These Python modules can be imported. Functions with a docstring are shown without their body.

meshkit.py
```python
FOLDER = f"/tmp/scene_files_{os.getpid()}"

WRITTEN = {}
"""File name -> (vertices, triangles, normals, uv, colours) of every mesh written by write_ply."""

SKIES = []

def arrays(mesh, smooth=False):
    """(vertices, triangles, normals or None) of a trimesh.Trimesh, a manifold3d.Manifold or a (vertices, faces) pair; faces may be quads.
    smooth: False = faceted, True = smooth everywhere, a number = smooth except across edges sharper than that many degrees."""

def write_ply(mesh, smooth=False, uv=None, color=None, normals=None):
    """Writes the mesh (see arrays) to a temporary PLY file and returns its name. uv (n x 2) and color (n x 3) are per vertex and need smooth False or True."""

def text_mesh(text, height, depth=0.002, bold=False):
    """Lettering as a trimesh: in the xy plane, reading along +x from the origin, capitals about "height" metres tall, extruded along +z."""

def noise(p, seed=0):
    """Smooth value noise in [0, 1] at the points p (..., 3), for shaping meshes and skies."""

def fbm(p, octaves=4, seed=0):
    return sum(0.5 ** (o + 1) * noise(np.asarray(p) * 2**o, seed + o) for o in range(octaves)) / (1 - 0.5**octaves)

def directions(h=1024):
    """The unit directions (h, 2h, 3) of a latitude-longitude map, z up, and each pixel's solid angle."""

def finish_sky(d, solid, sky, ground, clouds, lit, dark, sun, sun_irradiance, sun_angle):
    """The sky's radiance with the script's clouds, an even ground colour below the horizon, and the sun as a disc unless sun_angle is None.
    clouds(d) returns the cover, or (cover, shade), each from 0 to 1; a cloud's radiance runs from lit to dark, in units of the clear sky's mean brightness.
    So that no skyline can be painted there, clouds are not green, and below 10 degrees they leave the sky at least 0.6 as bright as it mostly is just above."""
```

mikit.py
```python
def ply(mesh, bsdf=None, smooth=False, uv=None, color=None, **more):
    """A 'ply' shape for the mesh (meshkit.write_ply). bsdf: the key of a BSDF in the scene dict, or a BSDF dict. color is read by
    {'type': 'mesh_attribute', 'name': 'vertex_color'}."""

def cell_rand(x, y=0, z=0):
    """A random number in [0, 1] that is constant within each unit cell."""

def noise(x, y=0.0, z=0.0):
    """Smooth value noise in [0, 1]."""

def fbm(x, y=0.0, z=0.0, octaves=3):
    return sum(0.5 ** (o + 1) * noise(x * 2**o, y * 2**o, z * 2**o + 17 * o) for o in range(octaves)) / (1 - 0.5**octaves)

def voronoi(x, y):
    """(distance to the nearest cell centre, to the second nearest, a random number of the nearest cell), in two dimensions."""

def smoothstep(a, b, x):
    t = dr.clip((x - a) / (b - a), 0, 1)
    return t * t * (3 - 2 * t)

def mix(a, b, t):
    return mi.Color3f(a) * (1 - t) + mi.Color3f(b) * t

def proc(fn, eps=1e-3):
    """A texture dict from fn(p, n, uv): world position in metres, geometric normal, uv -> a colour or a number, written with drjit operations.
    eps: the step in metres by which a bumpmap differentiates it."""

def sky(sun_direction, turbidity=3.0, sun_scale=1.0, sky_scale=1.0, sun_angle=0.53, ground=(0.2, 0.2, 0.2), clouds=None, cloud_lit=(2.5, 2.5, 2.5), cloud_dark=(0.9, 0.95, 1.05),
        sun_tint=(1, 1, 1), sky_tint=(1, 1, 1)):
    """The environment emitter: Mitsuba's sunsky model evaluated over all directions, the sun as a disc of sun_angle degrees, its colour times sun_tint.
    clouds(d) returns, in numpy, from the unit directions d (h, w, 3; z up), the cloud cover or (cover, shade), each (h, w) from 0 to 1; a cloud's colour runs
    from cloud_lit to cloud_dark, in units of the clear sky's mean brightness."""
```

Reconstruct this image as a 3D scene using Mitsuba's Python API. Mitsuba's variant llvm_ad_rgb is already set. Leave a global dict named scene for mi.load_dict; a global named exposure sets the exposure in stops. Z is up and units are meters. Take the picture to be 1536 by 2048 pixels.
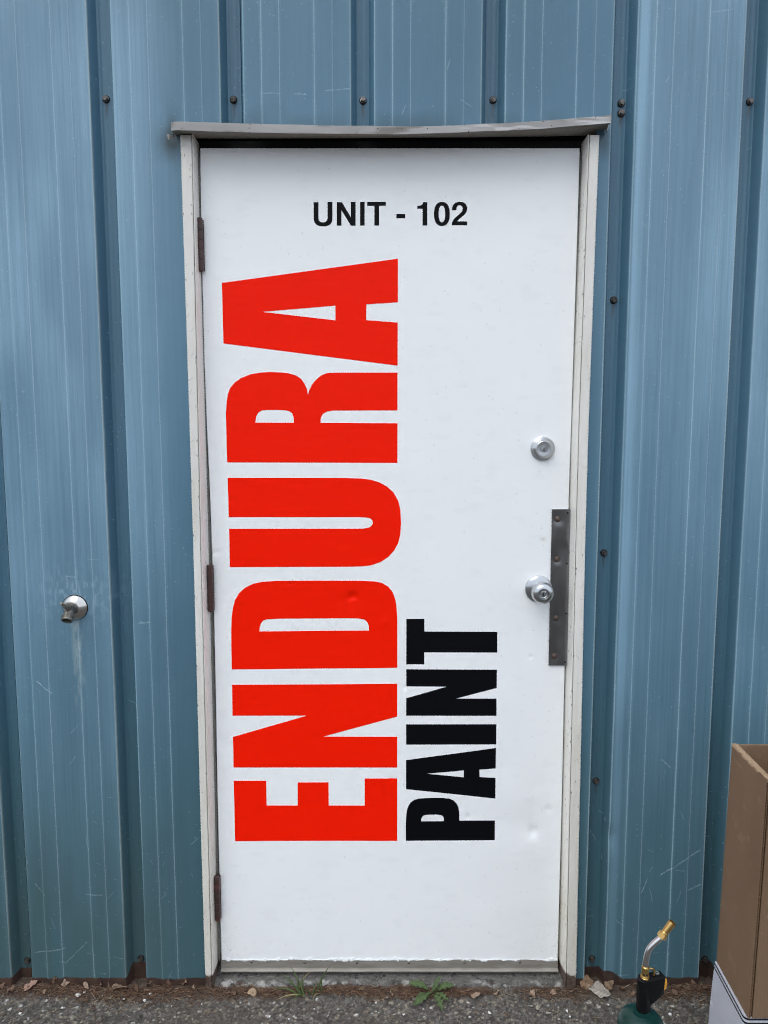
import math, numpy as np, trimesh, drjit as dr, mitsuba as mi, mikit, meshkit
import manifold3d as m3
from scipy.spatial import cKDTree
from shapely.geometry import Polygon
from mikit import proc, noise, fbm, voronoi, cell_rand, smoothstep, mix

T = mi.ScalarTransform4f
scene = {'type': 'scene'}
labels = {}

# ------------------------------------------------------------------ camera, sky, exposure
PITCH = math.radians(6.52)
EYE = [0.0, -1.894, 1.5]
scene['camera'] = {
    'type': 'perspective', 'fov_axis': 'y', 'fov': math.degrees(2 * math.atan(1024 / 1538)),
    'near_clip': 0.05, 'far_clip': 500.0,
    'to_world': T().look_at(origin=EYE, target=[EYE[0], EYE[1] + math.cos(PITCH), EYE[2] - math.sin(PITCH)], up=[0, 0, 1]),
}


def overcast(d):
    n = meshkit.fbm(d * 3.0, 3, seed=4)
    return np.ones(d.shape[:2]), np.clip(0.55 - 0.75 * d[..., 2] + 0.5 * (n - 0.5), 0, 1)


scene['sky'] = mikit.sky((-0.30, -0.50, 0.80), turbidity=3, sun_scale=0.20, sun_angle=40, sun_tint=(0.80, 0.93, 1.12), ground=(0.10, 0.10, 0.10),
                         clouds=overcast, cloud_lit=(2.32, 2.5, 2.78), cloud_dark=(1.33, 1.46, 1.68))
exposure = 2.56

# ------------------------------------------------------------------ helpers
def key_for(name, parent=None):
    base = f'{parent}__{name}' if parent else name
    k, i = base, 0
    while k in scene or k in labels or any(s.startswith(k + '__') for s in scene):
        i += 1
        k = f'{base}_{i:03d}'
    return k


def thing(name, label, cat, group=None):
    k = key_for(name)
    labels[k] = {'label': label, 'category': cat, 'kind': 'thing'}
    if group:
        labels[k]['group'] = group
    return k


def obj(name, mesh, bsdf, parent=None, smooth=30, label=None, cat=None, group=None, kind=None, color=None):
    k = key_for(name, parent)
    scene[k] = mikit.ply(mesh, bsdf, smooth=smooth, color=color)
    lab = {a: b for a, b in (('label', label), ('category', cat), ('group', group), ('kind', kind)) if b}
    if lab:
        labels[k] = lab
    return k


def box(x0, x1, y0, y1, z0, z1):
    m = trimesh.creation.box(extents=[x1 - x0, y1 - y0, z1 - z0])
    m.apply_translation([(x0 + x1) / 2, (y0 + y1) / 2, (z0 + z1) / 2])
    return m


def cat_(ms):
    return trimesh.util.concatenate(ms)


def frame_to(d):
    """4x4 that turns +z onto d."""
    return trimesh.geometry.align_vectors([0, 0, 1], np.asarray(d, float) / np.linalg.norm(d))


def lathe(profile, at, axis, n=40):
    """profile: (r, h) pairs along +axis from the point at."""
    m = trimesh.creation.revolve(np.asarray(profile, float), sections=n)
    if m.volume < 0:
        m.invert()
    m.apply_transform(frame_to(axis))
    m.apply_translation(at)
    return m


def prism(n, r, h, at, axis, spin=0.0):
    m = trimesh.creation.cylinder(radius=r, height=h, sections=n)
    m.apply_transform(trimesh.transformations.rotation_matrix(spin, [0, 0, 1]))
    m.apply_translation([0, 0, h / 2])
    m.apply_transform(frame_to(axis))
    m.apply_translation(at)
    return m


def tube(pts, radii, n=16, caps=True):
    p = np.asarray(pts, float)
    r = np.broadcast_to(np.asarray(radii, float), (len(p),))
    t = np.gradient(p, axis=0)
    t /= np.linalg.norm(t, axis=1, keepdims=True)
    ref = np.array([0, 1.0, 0]) if abs(t[:, 1]).max() < 0.9 else np.array([1.0, 0, 0])
    a = np.cross(t, ref)
    a /= np.linalg.norm(a, axis=1, keepdims=True)
    b = np.cross(t, a)
    ang = np.arange(n) * 2 * np.pi / n
    v = p[:, None] + r[:, None, None] * (np.cos(ang)[None, :, None] * a[:, None] + np.sin(ang)[None, :, None] * b[:, None])
    f = []
    for i in range(len(p) - 1):
        for j in range(n):
            k = (j + 1) % n
            f += [[i * n + j, i * n + k, (i + 1) * n + k], [i * n + j, (i + 1) * n + k, (i + 1) * n + j]]
    v = v.reshape(-1, 3)
    if caps:
        c0, c1 = len(v), len(v) + 1
        v = np.vstack([v, p[0], p[-1]])
        e = (len(p) - 1) * n
        for j in range(n):
            k = (j + 1) % n
            f += [[c0, k, j], [c1, e + j, e + k]]
    m = trimesh.Trimesh(v, f, process=False)
    if m.volume < 0:
        m.invert()
    return m


def grid_mesh(V):
    """V: (rows, cols, 3) -> open sheet."""
    r, c = V.shape[:2]
    i, j = np.meshgrid(np.arange(r - 1), np.arange(c - 1), indexing='ij')
    a = (i * c + j).ravel()
    q = np.stack([a, a + 1, a + c + 1, a + c], -1)
    return trimesh.Trimesh(V.reshape(-1, 3), np.vstack([q[:, [0, 1, 2]], q[:, [0, 2, 3]]]), process=False)


def sweep(rings):
    """rings: list of closed polygons (k, 3) -> solid with fan caps (convex-ish sections)."""
    V = np.asarray(rings, float)
    n, k = V.shape[:2]
    v, f = V.reshape(-1, 3), []
    for i in range(n - 1):
        for j in range(k):
            l = (j + 1) % k
            f += [[i * k + j, i * k + l, (i + 1) * k + l], [i * k + j, (i + 1) * k + l, (i + 1) * k + j]]
    import mapbox_earcut
    for s in (0, n - 1):
        P = V[s]
        ax = np.ptp(P, axis=0).argmin()
        P2 = np.delete(P, ax, axis=1)
        for t in mapbox_earcut.triangulate_float64(np.ascontiguousarray(P2), np.array([k], np.uint32)).reshape(-1, 3):
            f.append([int(x) + s * k for x in (t if s else t[::-1])])
    m = trimesh.Trimesh(v, f, process=False)
    trimesh.repair.fix_normals(m)
    return m


def hull(points_r, n=20):
    """hull of spheres (x, y, z, r)"""
    return m3.Manifold.batch_hull([m3.Manifold.sphere(r, n).translate([x, y, z]) for x, y, z, r in points_r])


def man(m):
    k = m.to_mesh()
    return trimesh.Trimesh(k.vert_properties[:, :3], k.tri_verts, process=False)


def pnoise(x, z, sx, sz, seed=0, oct=3):
    return meshkit.fbm(np.stack([np.asarray(x) * sx, np.asarray(z) * sz, np.zeros_like(np.asarray(x, float))], -1), oct, seed) - 0.5


def sstep(a, b, x):
    t = np.clip((x - a) / (b - a), 0, 1)
    return t * t * (3 - 2 * t)


rng = np.random.default_rng(7)
PER, X0 = 0.3048, -0.05          # pitch of the siding's channels, and the centre of one of them

# ------------------------------------------------------------------ materials
def two(b):
    return {'type': 'twosided', 'bsdf': b}


def prin(color, rough=0.5, metal=0.0, spec=0.5, **k):
    c = color if isinstance(color, dict) else {'type': 'rgb', 'value': list(color)}
    r = rough if isinstance(rough, dict) else float(rough)
    return {'type': 'principled', 'base_color': c, 'roughness': r, 'metallic': float(metal), 'specular': float(spec), **k}


def vcol(rough=0.85, spec=0.3):
    return prin({'type': 'mesh_attribute', 'name': 'vertex_color'}, rough, spec=spec)


def seg(x, z, a, b, w):
    """1 on a scratch from a to b, w wide."""
    dx, dz = b[0] - a[0], b[1] - a[1]
    L = dx * dx + dz * dz
    t = dr.clip(((x - a[0]) * dx + (z - a[1]) * dz) / L, 0, 1)
    d = dr.sqrt(dr.square(x - a[0] - t * dx) + dr.square(z - a[1] - t * dz))
    return 1 - smoothstep(0.4 * w, w, d)


SCRATCH = [((-.9258, .1074), (-.8429, .1203)), ((-.8449, .0788), (-.82, .104)), ((-.82, .104), (-.7852, .1374)), ((-.7726, .1217), (-.7683, .0357)),
           ((-.788, .1046), (-.7669, .1017)), ((-.8606, .0831), (-.8436, .0774)), ((-.7584, .0516), (-.7385, .0487)), ((-.7167, .096), (-.6943, .0903)),
           ((-.7833, .2716), (-.7399, .2716)), ((-.9158, .301), (-.8911, .2702)), ((-.8811, .851), (-.847, .8194)), ((-.7984, 1.121), (-.7735, 1.1198)),
           ((-.6214, 1.0006), (-.5872, 1.0045)), ((.6767, .2758), (.6909, .315)), ((.7258, .3262), (.8248, .3956)), ((.8011, .2842), (.8318, .301)),
           ((.7168, .6411), (.737, .6209)), ((-.2836, 2.2666), (-.2427, 2.2655)), ((-.2077, 2.2655), (-.1821, 2.2644)),
           ((-.1376, 2.2721), (-.0793, 2.2765)), ((.1477, 2.3184), (.1533, 2.3403)), ((.1775, 2.2522), (.2069, 2.2356)), ((.0433, 2.2189), (.0514, 2.2389)),
           ((.7581, 2.4437), (.8005, 2.4491)), ((.6548, 2.2909), (.6637, 2.3019))]


SCREWS = [(-.6596, 2.2664), (-.3571, 2.2652), (-.0498, 2.263), (.2587, 2.2641), (.5638, 2.2574), (.5646, 2.2348), (.8687, 2.2607), (.5615, 1.801),
          (.5575, 1.1756), (.5565, .5699), (.561, .068), (.8655, .0665), (-.6560, .068), (-.9625, .0621)]


def hash_scratch(x, z, cell, seed, prob, length, w):
    """short random scratches, one per cell at most"""
    cx, cz = dr.floor(x / cell), dr.floor(z / cell)
    r1, r2, r3, r4 = (cell_rand(cx, cz, seed + k) for k in range(4))
    ang = r3 * 6.2832
    px, pz = (cx + 0.3 + 0.4 * r1) * cell, (cz + 0.3 + 0.4 * r2) * cell
    ux, uz = dr.cos(ang), dr.sin(ang)
    ex, ez = x - px, z - pz
    along, across = ex * ux + ez * uz, -ex * uz + ez * ux
    across = across + 12.0 * (r1 - 0.5) * dr.square(along)
    ln = length * (0.3 + 0.7 * r4) * cell
    on = (1 - smoothstep(0.5 * ln, ln, dr.abs(along))) * (1 - smoothstep(0.4 * w, w, dr.abs(across)))
    return on * dr.select(cell_rand(cx, cz, seed + 9) < prob, 1.0, 0.0)


def rib_coord(x):
    u = (x - X0) / PER
    return (u - dr.floor(u)) * PER


def blue_paint(p, n, uv):
    x, z = p.x, p.z
    u = rib_coord(x)
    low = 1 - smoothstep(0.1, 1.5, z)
    base = mix((0.058, 0.142, 0.212), (0.045, 0.107, 0.132), low)  # greener, darker low down: fading, plus the dimmer reflection painted in
    tone = noise(x * 4, z * 1.2)
    base = base * (0.86 + 0.28 * tone)
    # chalking: the proud faces have weathered pale, most on the sheets beside the door; the sheltered channels have kept their colour
    face = smoothstep(0.0255, 0.0300, u) * (1 - smoothstep(PER - 0.0300, PER - 0.0255, u))
    sheet = dr.maximum(smoothstep(-0.44, -0.66, x), smoothstep(0.575, 0.60, x)) + 0.22
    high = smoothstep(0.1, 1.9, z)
    grain = noise(x * 620, z * 16, 1.7)
    s1 = noise(x * 210, z * 1.6, 3.1)
    s2 = noise(x * 40, z * 0.8, 9.3)
    patch = smoothstep(0.25, 0.75, fbm(x * 5, z * 2.2, 5.0))
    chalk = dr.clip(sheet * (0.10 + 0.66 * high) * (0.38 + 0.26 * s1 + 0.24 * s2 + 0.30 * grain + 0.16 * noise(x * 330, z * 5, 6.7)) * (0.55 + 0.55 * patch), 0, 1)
    left_edge = smoothstep(0.030, 0.036, u) * (1 - smoothstep(0.040, 0.066, u)) * smoothstep(0.58, 0.59, x) * smoothstep(0.90, 0.85, x)
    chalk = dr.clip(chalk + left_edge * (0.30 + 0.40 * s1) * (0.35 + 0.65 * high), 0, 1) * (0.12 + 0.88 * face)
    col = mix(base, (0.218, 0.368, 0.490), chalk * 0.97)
    col = col * (0.955 + 0.09 * noise(x * 500, z * 500, 5.5))
    # worn bends of the minor ribs and channel edges
    wob = 0.0008 * (noise(z * 9, x * 3, 2.0) - 0.5) + 0.0003 * (noise(z * 60, x * 3, 6.0) - 0.5)
    worn = mi.Float(0)
    for c, w, g in ((0.0280, 0.0024, 0.42), (0.0700, 0.0013, 0.42), (0.1120, 0.0014, 0.52), (0.1930, 0.0014, 0.52), (0.2350, 0.0013, 0.44), (0.2770, 0.0030, 0.55)):
        k = 0.55 + 0.75 * noise(z * 3.5 + c * 900, x * 0.7, c * 77)
        k = k * (0.88 + 0.24 * noise(z * 60, c * 500, 4.0))
        d = dr.abs(u - c + wob)
        worn = worn + g * k * (1 - smoothstep(0.2 * w, w, d)) + 0.07 * k * (1 - smoothstep(0.0, 6 * w, d))
    edge_l = smoothstep(0.2755, 0.2770, u) * (1 - smoothstep(0.2785, 0.2795, u))
    col = mix(col, mix((0.36, 0.52, 0.62), (0.40, 0.45, 0.42), edge_l), dr.clip(worn, 0, 0.9))
    # scratches and flecks
    sc = mi.Float(0)
    for a, b in SCRATCH:
        sc = dr.maximum(sc, seg(x + 0.002 * (noise(z * 60, x * 60) - 0.5), z + 0.002 * (noise(x * 50, z * 50, 3.0) - 0.5), a, b, 0.0016))
    sc = sc * (0.10 + 0.52 * noise(x * 160, z * 160, 8.0)) * (1 - 0.5 * smoothstep(1.8, 2.2, z))
    more = 0.04 + 0.80 * smoothstep(0.75, 0.25, z)
    sc = sc + 0.25 * hash_scratch(x, z, 0.075, 11, 0.36 * more, 0.36, 0.0011) + 0.24 * hash_scratch(x + 0.3, z + 0.02, 0.036, 31, 0.28 * more, 0.30, 0.0008)
    f1, f2, fr = voronoi(x * 90 + 40, z * 70)
    fl = (1 - smoothstep(0.04, 0.06 + 0.10 * noise(x * 50, z * 50), f1)) * dr.select(fr < 0.10, 1.0, 0.0) * smoothstep(0.40, 0.70, noise(x * 9, z * 6, 7.0))
    col = mix(col, (0.46, 0.58, 0.62), dr.clip(sc + 0.45 * fl, 0, 0.85))
    # lime streak and rubbed halo round the tap
    tx = x + 0.775 + 0.006 * (noise(z * 14, 1.0) - 0.5)
    lime = (1 - smoothstep(0.003, 0.022, dr.abs(tx))) * smoothstep(0.72, 0.95, z) * (1 - smoothstep(1.00, 1.03, z)) * smoothstep(0.30, 0.75, fbm(x * 130, z * 40, 5.0))
    col = mix(col, (0.38, 0.45, 0.44), dr.clip(lime * 0.48, 0, 1))
    rub = dr.exp(-(dr.square((x + 0.775) / 0.085) + dr.square((z - 1.07) / 0.06))) * smoothstep(0.42, 0.75, fbm(x * 160, z * 60, 3.0))
    col = mix(col, (0.30, 0.43, 0.51), dr.clip(rub * 0.55, 0, 1))
    # grime collected above the drip cap and greenish dirt low down
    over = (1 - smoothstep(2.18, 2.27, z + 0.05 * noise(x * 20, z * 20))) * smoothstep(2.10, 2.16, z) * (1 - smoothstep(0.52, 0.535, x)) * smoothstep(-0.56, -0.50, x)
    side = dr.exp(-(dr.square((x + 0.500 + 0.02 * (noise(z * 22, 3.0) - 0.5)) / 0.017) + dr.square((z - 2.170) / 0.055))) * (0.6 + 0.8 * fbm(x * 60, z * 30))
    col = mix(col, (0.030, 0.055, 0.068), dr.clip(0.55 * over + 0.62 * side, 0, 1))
    col = mix(col, (0.050, 0.085, 0.085), dr.clip((1 - smoothstep(0.05, 0.75, z)) * (0.30 + 0.5 * noise(x * 30, z * 7, 2.0)) * smoothstep(-0.40, -0.62, x), 0, 0.55))
    # dark drips under the screws
    drip = mi.Float(0)
    for sx, sz in SCREWS:
        below = sz - 0.006 - z
        drip = drip + (1 - smoothstep(0.0015, 0.0055, dr.abs(x - sx + 0.002 * (noise(z * 60, sx * 99) - 0.5)))) * smoothstep(0.0, 0.004, below) * (1 - smoothstep(0.012, 0.05, below))
    col = mix(col, (0.045, 0.055, 0.060), dr.clip(drip * 0.55, 0, 1))
    # brown rust-and-tar band at the foot, climbing in the channels
    chan = smoothstep(0.026, 0.018, dr.minimum(u, PER - u))
    edge = 0.034 + 0.010 * (fbm(x * 14, z * 3, 4.0) - 0.5) + 0.026 * chan * cell_rand(dr.floor((x - X0) / PER + 0.5), 3, 1) + 0.02 * smoothstep(0.57, 0.59, x) * (1 - smoothstep(0.60, 0.64, x)) 
    rust = 1 - smoothstep(-0.0015, 0.0025, z - edge + 0.003 * (noise(x * 200, z * 200) - 0.5))
    brown = mix((0.038, 0.023, 0.019), (0.075, 0.042, 0.030), noise(x * 60, z * 60, 9.0))
    return mix(col, brown, rust * 0.97)


def blue_rough(p, n, uv):
    return 0.25 + 0.16 * fbm(p.x * 60, p.z * 6)


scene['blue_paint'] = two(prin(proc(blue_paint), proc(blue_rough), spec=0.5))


def door_white(p, n, uv):
    x, z = p.x, p.z
    c = mi.Color3f(0.835, 0.855, 0.868) * (0.985 + 0.03 * fbm(x * 6, z * 6))
    # smudges, specks of dirt low down, dark rubbed edges
    sm = smoothstep(0.60, 0.85, fbm(x * 26, z * 60, 2.0)) * 0.10
    c = mix(c, (0.60, 0.62, 0.64), sm)
    low = 1 - smoothstep(0.07, 0.22, z)
    edge = dr.maximum(1 - smoothstep(0.0, 0.15, x + 0.44), 1 - smoothstep(0.0, 0.15, 0.47 - x))
    v1, v2, vr = voronoi(x * 260, z * 260)
    sp = (1 - smoothstep(0.10, 0.26, v1)) * dr.select(vr < 0.16, 1.0, 0.0) * low * (0.10 + edge)
    u1, u2, ur = voronoi(x * 60 + 9, z * 60)
    sp = sp + (1 - smoothstep(0.03, 0.09, u1)) * dr.select(ur < 0.05, 0.6, 0.0)
    c = mix(c, (0.22, 0.21, 0.20), dr.clip(sp, 0, 0.85))
    # ghosts of old fixings
    g = dr.exp(-(dr.square((x - 0.402) / 0.007) + dr.square((z - 1.2114) / 0.005)))
    return mix(c, (0.52, 0.50, 0.47), 0.55 * g)


def door_relief(p, n, uv):
    x, z = p.x, p.z
    low = 1 - smoothstep(0.06, 0.16, z)
    scrape = dr.exp(-(dr.square((x - 0.03) / 0.10) + dr.square((z - 1.385) / 0.022))) + dr.exp(-(dr.square((x - 0.07) / 0.09) + dr.square((z - 1.640) / 0.016))) + dr.exp(-(dr.square((x - 0.385) / 0.035) + dr.square((z - 1.54) / 0.07)))
    return fbm(x * 420, z * 420) * 0.5 + fbm(x * 22, z * 120, 4.0) * 0.9 + low * noise(x * 60, z * 300) * 1.2 + scrape * smoothstep(0.45, 0.60, fbm(x * 60, z * 240, 7.0)) * 2.2


scene['door_white'] = two({'type': 'bumpmap', 'arbitrary': proc(door_relief, eps=6e-4), 'scale': 0.00020, 'bsdf': prin(proc(door_white), 0.30, spec=0.45)})


def peel(p, n, uv):
    return fbm(p.x * 420, p.z * 420) + 0.6 * noise(p.x * 30, p.z * 160, 2.0)


scene['red_vinyl'] = two({'type': 'bumpmap', 'arbitrary': proc(peel, eps=6e-4), 'scale': 0.00040, 'bsdf': prin((0.93, 0.012, 0.001), 0.28, spec=0.09)})
scene['black_vinyl'] = two({'type': 'bumpmap', 'arbitrary': proc(peel, eps=6e-4), 'scale': 0.00012, 'bsdf': prin((0.0025, 0.003, 0.0045), 0.40, spec=0.10)})


def frame_paint(p, n, uv):
    x, z = p.x, p.z
    c = mix((0.63, 0.615, 0.575), (0.73, 0.72, 0.69), fbm(x * 30, z * 6))
    low = 1 - smoothstep(0.1, 0.9, z)
    c = mix(c, (0.52, 0.48, 0.38), 0.35 * low + 0.25 * smoothstep(0.5, 0.8, fbm(x * 90, z * 9, 3.0)))
    v1, v2, vr = voronoi(x * 190 + p.y * 120, z * 60)
    near = dr.minimum(dr.minimum(dr.abs(x + 0.4740), dr.abs(x + 0.4540)), dr.minimum(dr.abs(x - 0.4755), dr.abs(x - 0.5020)))
    chip = (1 - smoothstep(0.10, 0.26, v1)) * dr.select(vr < 0.006 + 0.15 * (1 - smoothstep(0.001, 0.005, near)), 1.0, 0.0)
    c = mix(c, (0.07, 0.055, 0.05), chip * 0.8)
    scr = hash_scratch(x, z, 0.03, 77, 0.30, 0.40, 0.0007)
    c = mix(c, (0.25, 0.23, 0.21), scr * 0.6)
    foot = 1 - smoothstep(0.048, 0.058, z + 0.012 * (noise(x * 160, z * 90) - 0.5))
    return mix(c, mix((0.06, 0.035, 0.028), (0.11, 0.085, 0.07), noise(x * 200, z * 200)), foot)


scene['frame_paint'] = two({'type': 'bumpmap', 'arbitrary': proc(lambda p, n, uv: fbm(p.x * 160 + p.y * 160, p.z * 50), eps=8e-4), 'scale': 0.0005, 'bsdf': prin(proc(frame_paint), 0.42)})
scene['dark_gap'] = two(prin((0.016, 0.017, 0.017), 0.7, spec=0.2))
scene['weather_strip'] = two(prin((0.17, 0.17, 0.16), 0.4))
scene['foil_backing'] = two(prin((0.02, 0.022, 0.024), 0.9, spec=0.1))


def cap_paint(p, n, uv):
    x, z = p.x, p.z
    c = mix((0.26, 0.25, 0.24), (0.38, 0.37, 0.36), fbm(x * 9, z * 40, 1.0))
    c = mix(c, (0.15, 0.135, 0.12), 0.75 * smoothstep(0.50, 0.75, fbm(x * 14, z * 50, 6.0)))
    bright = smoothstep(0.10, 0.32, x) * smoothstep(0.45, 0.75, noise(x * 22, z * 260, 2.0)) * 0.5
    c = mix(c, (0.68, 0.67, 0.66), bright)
    v1, v2, vr = voronoi(x * 130, (p.y + p.z) * 130)
    return mix(c, (0.03, 0.025, 0.02), (1 - smoothstep(0.1, 0.25, v1)) * dr.select(vr < 0.05, 0.9, 0.0))


scene['cap_paint'] = two({'type': 'bumpmap', 'arbitrary': proc(lambda p, n, uv: fbm(p.x * 30, p.z * 60, p.y * 60), eps=8e-4), 'scale': 0.0008, 'bsdf': prin(proc(cap_paint), 0.32, metal=0.55)})


def hinge_col(p, n, uv):
    c = mix((0.036, 0.022, 0.021), (0.070, 0.030, 0.026), fbm(p.x * 90, p.z * 60))
    return mix(c, (0.11, 0.035, 0.028), smoothstep(0.60, 0.72, noise(p.z * 60, p.x * 20, 3.0)) * (1 - smoothstep(0.2, 0.4, p.z)))


scene['shaded_soffit_paint'] = two(prin(proc(lambda p, n, uv: mix((0.14, 0.13, 0.11), (0.24, 0.225, 0.195), fbm(p.x * 14, p.y * 60, 3.0))), 0.6, spec=0.3))  # cap underside: its shade is painted in as a darker colour
scene['hinge_paint'] = prin(proc(hinge_col), 0.42)
scene['satin_chrome'] = prin((0.52, 0.54, 0.56), 0.20, metal=1.0)
scene['dark_metal'] = prin((0.03, 0.03, 0.032), 0.35, metal=0.6)


def plate_col(p, n, uv):
    c = mix((0.16, 0.16, 0.165), (0.30, 0.30, 0.305), fbm(p.x * 40, p.z * 18, 2.0))
    return mix(c, (0.34, 0.34, 0.35), 0.5 * hash_scratch(p.x, p.z, 0.04, 5, 0.5, 0.35, 0.0006))


scene['plate_steel'] = two(prin(proc(plate_col), proc(lambda p, n, uv: 0.12 + 0.12 * fbm(p.x * 50, p.z * 50)), metal=0.95))
scene['rusty_bolt'] = prin(proc(lambda p, n, uv: mix((0.055, 0.040, 0.036), (0.13, 0.095, 0.08), noise(p.x * 500, p.z * 500))), 0.45, metal=0.5)
scene['sweep_metal'] = two(prin(proc(lambda p, n, uv: mix(mix((0.20, 0.185, 0.16), (0.33, 0.31, 0.28), fbm(p.x * 25, p.z * 160)), (0.78, 0.80, 0.81),
                           smoothstep(0.0620, 0.0632, p.z + 0.010 * (fbm(p.x * 40, p.z * 60, 7.0) - 0.62)) * smoothstep(0.035, 0.03, p.y))), 0.38, metal=0.25))
scene['screw_zinc'] = prin(proc(lambda p, n, uv: mix((0.075, 0.068, 0.064), (0.20, 0.19, 0.18), noise(p.x * 400, p.z * 400))), 0.36, metal=0.8)
scene['washer_rubber'] = prin((0.016, 0.015, 0.015), 0.6, spec=0.3)


def concrete(p, n, uv):
    x, y = p.x, p.y
    c = mix((0.062, 0.059, 0.055), (0.125, 0.12, 0.112), fbm(x * 60, y * 60, p.z * 80))
    v1, v2, vr = voronoi(x * 170 + 2 * noise(x * 300, y * 300), y * 170 + p.z * 170)
    c = mix(c, mix((0.06, 0.058, 0.055), (0.22, 0.22, 0.21), vr), (1 - smoothstep(0.15, 0.50, v1)) * 0.6)
    c = mix(c, (0.30, 0.295, 0.285), smoothstep(0.5, 0.75, fbm(x * 45, p.z * 90, 8.0)) * smoothstep(0.006, 0.012, p.z) * (1 - smoothstep(0.004, 0.012, y)))
    return mix(c, (0.02, 0.02, 0.019), smoothstep(0.60, 0.80, fbm(x * 130, y * 130, p.z * 130)) * 0.85)


scene['concrete'] = two(prin(proc(concrete), 0.85, spec=0.3))


def far_asphalt(p, n, uv):
    v1, v2, vr = voronoi(p.x * 110, p.y * 110)
    c = mix((0.05, 0.047, 0.043), (0.15, 0.142, 0.132), vr)
    c = mix(c, (0.42, 0.41, 0.39), dr.select(vr > 0.95, 1.0, 0.0))
    return mix((0.035, 0.032, 0.03), c, smoothstep(0.03, 0.22, v2 - v1)) * (0.8 + 0.4 * fbm(p.x * 0.7, p.y * 0.7))


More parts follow.
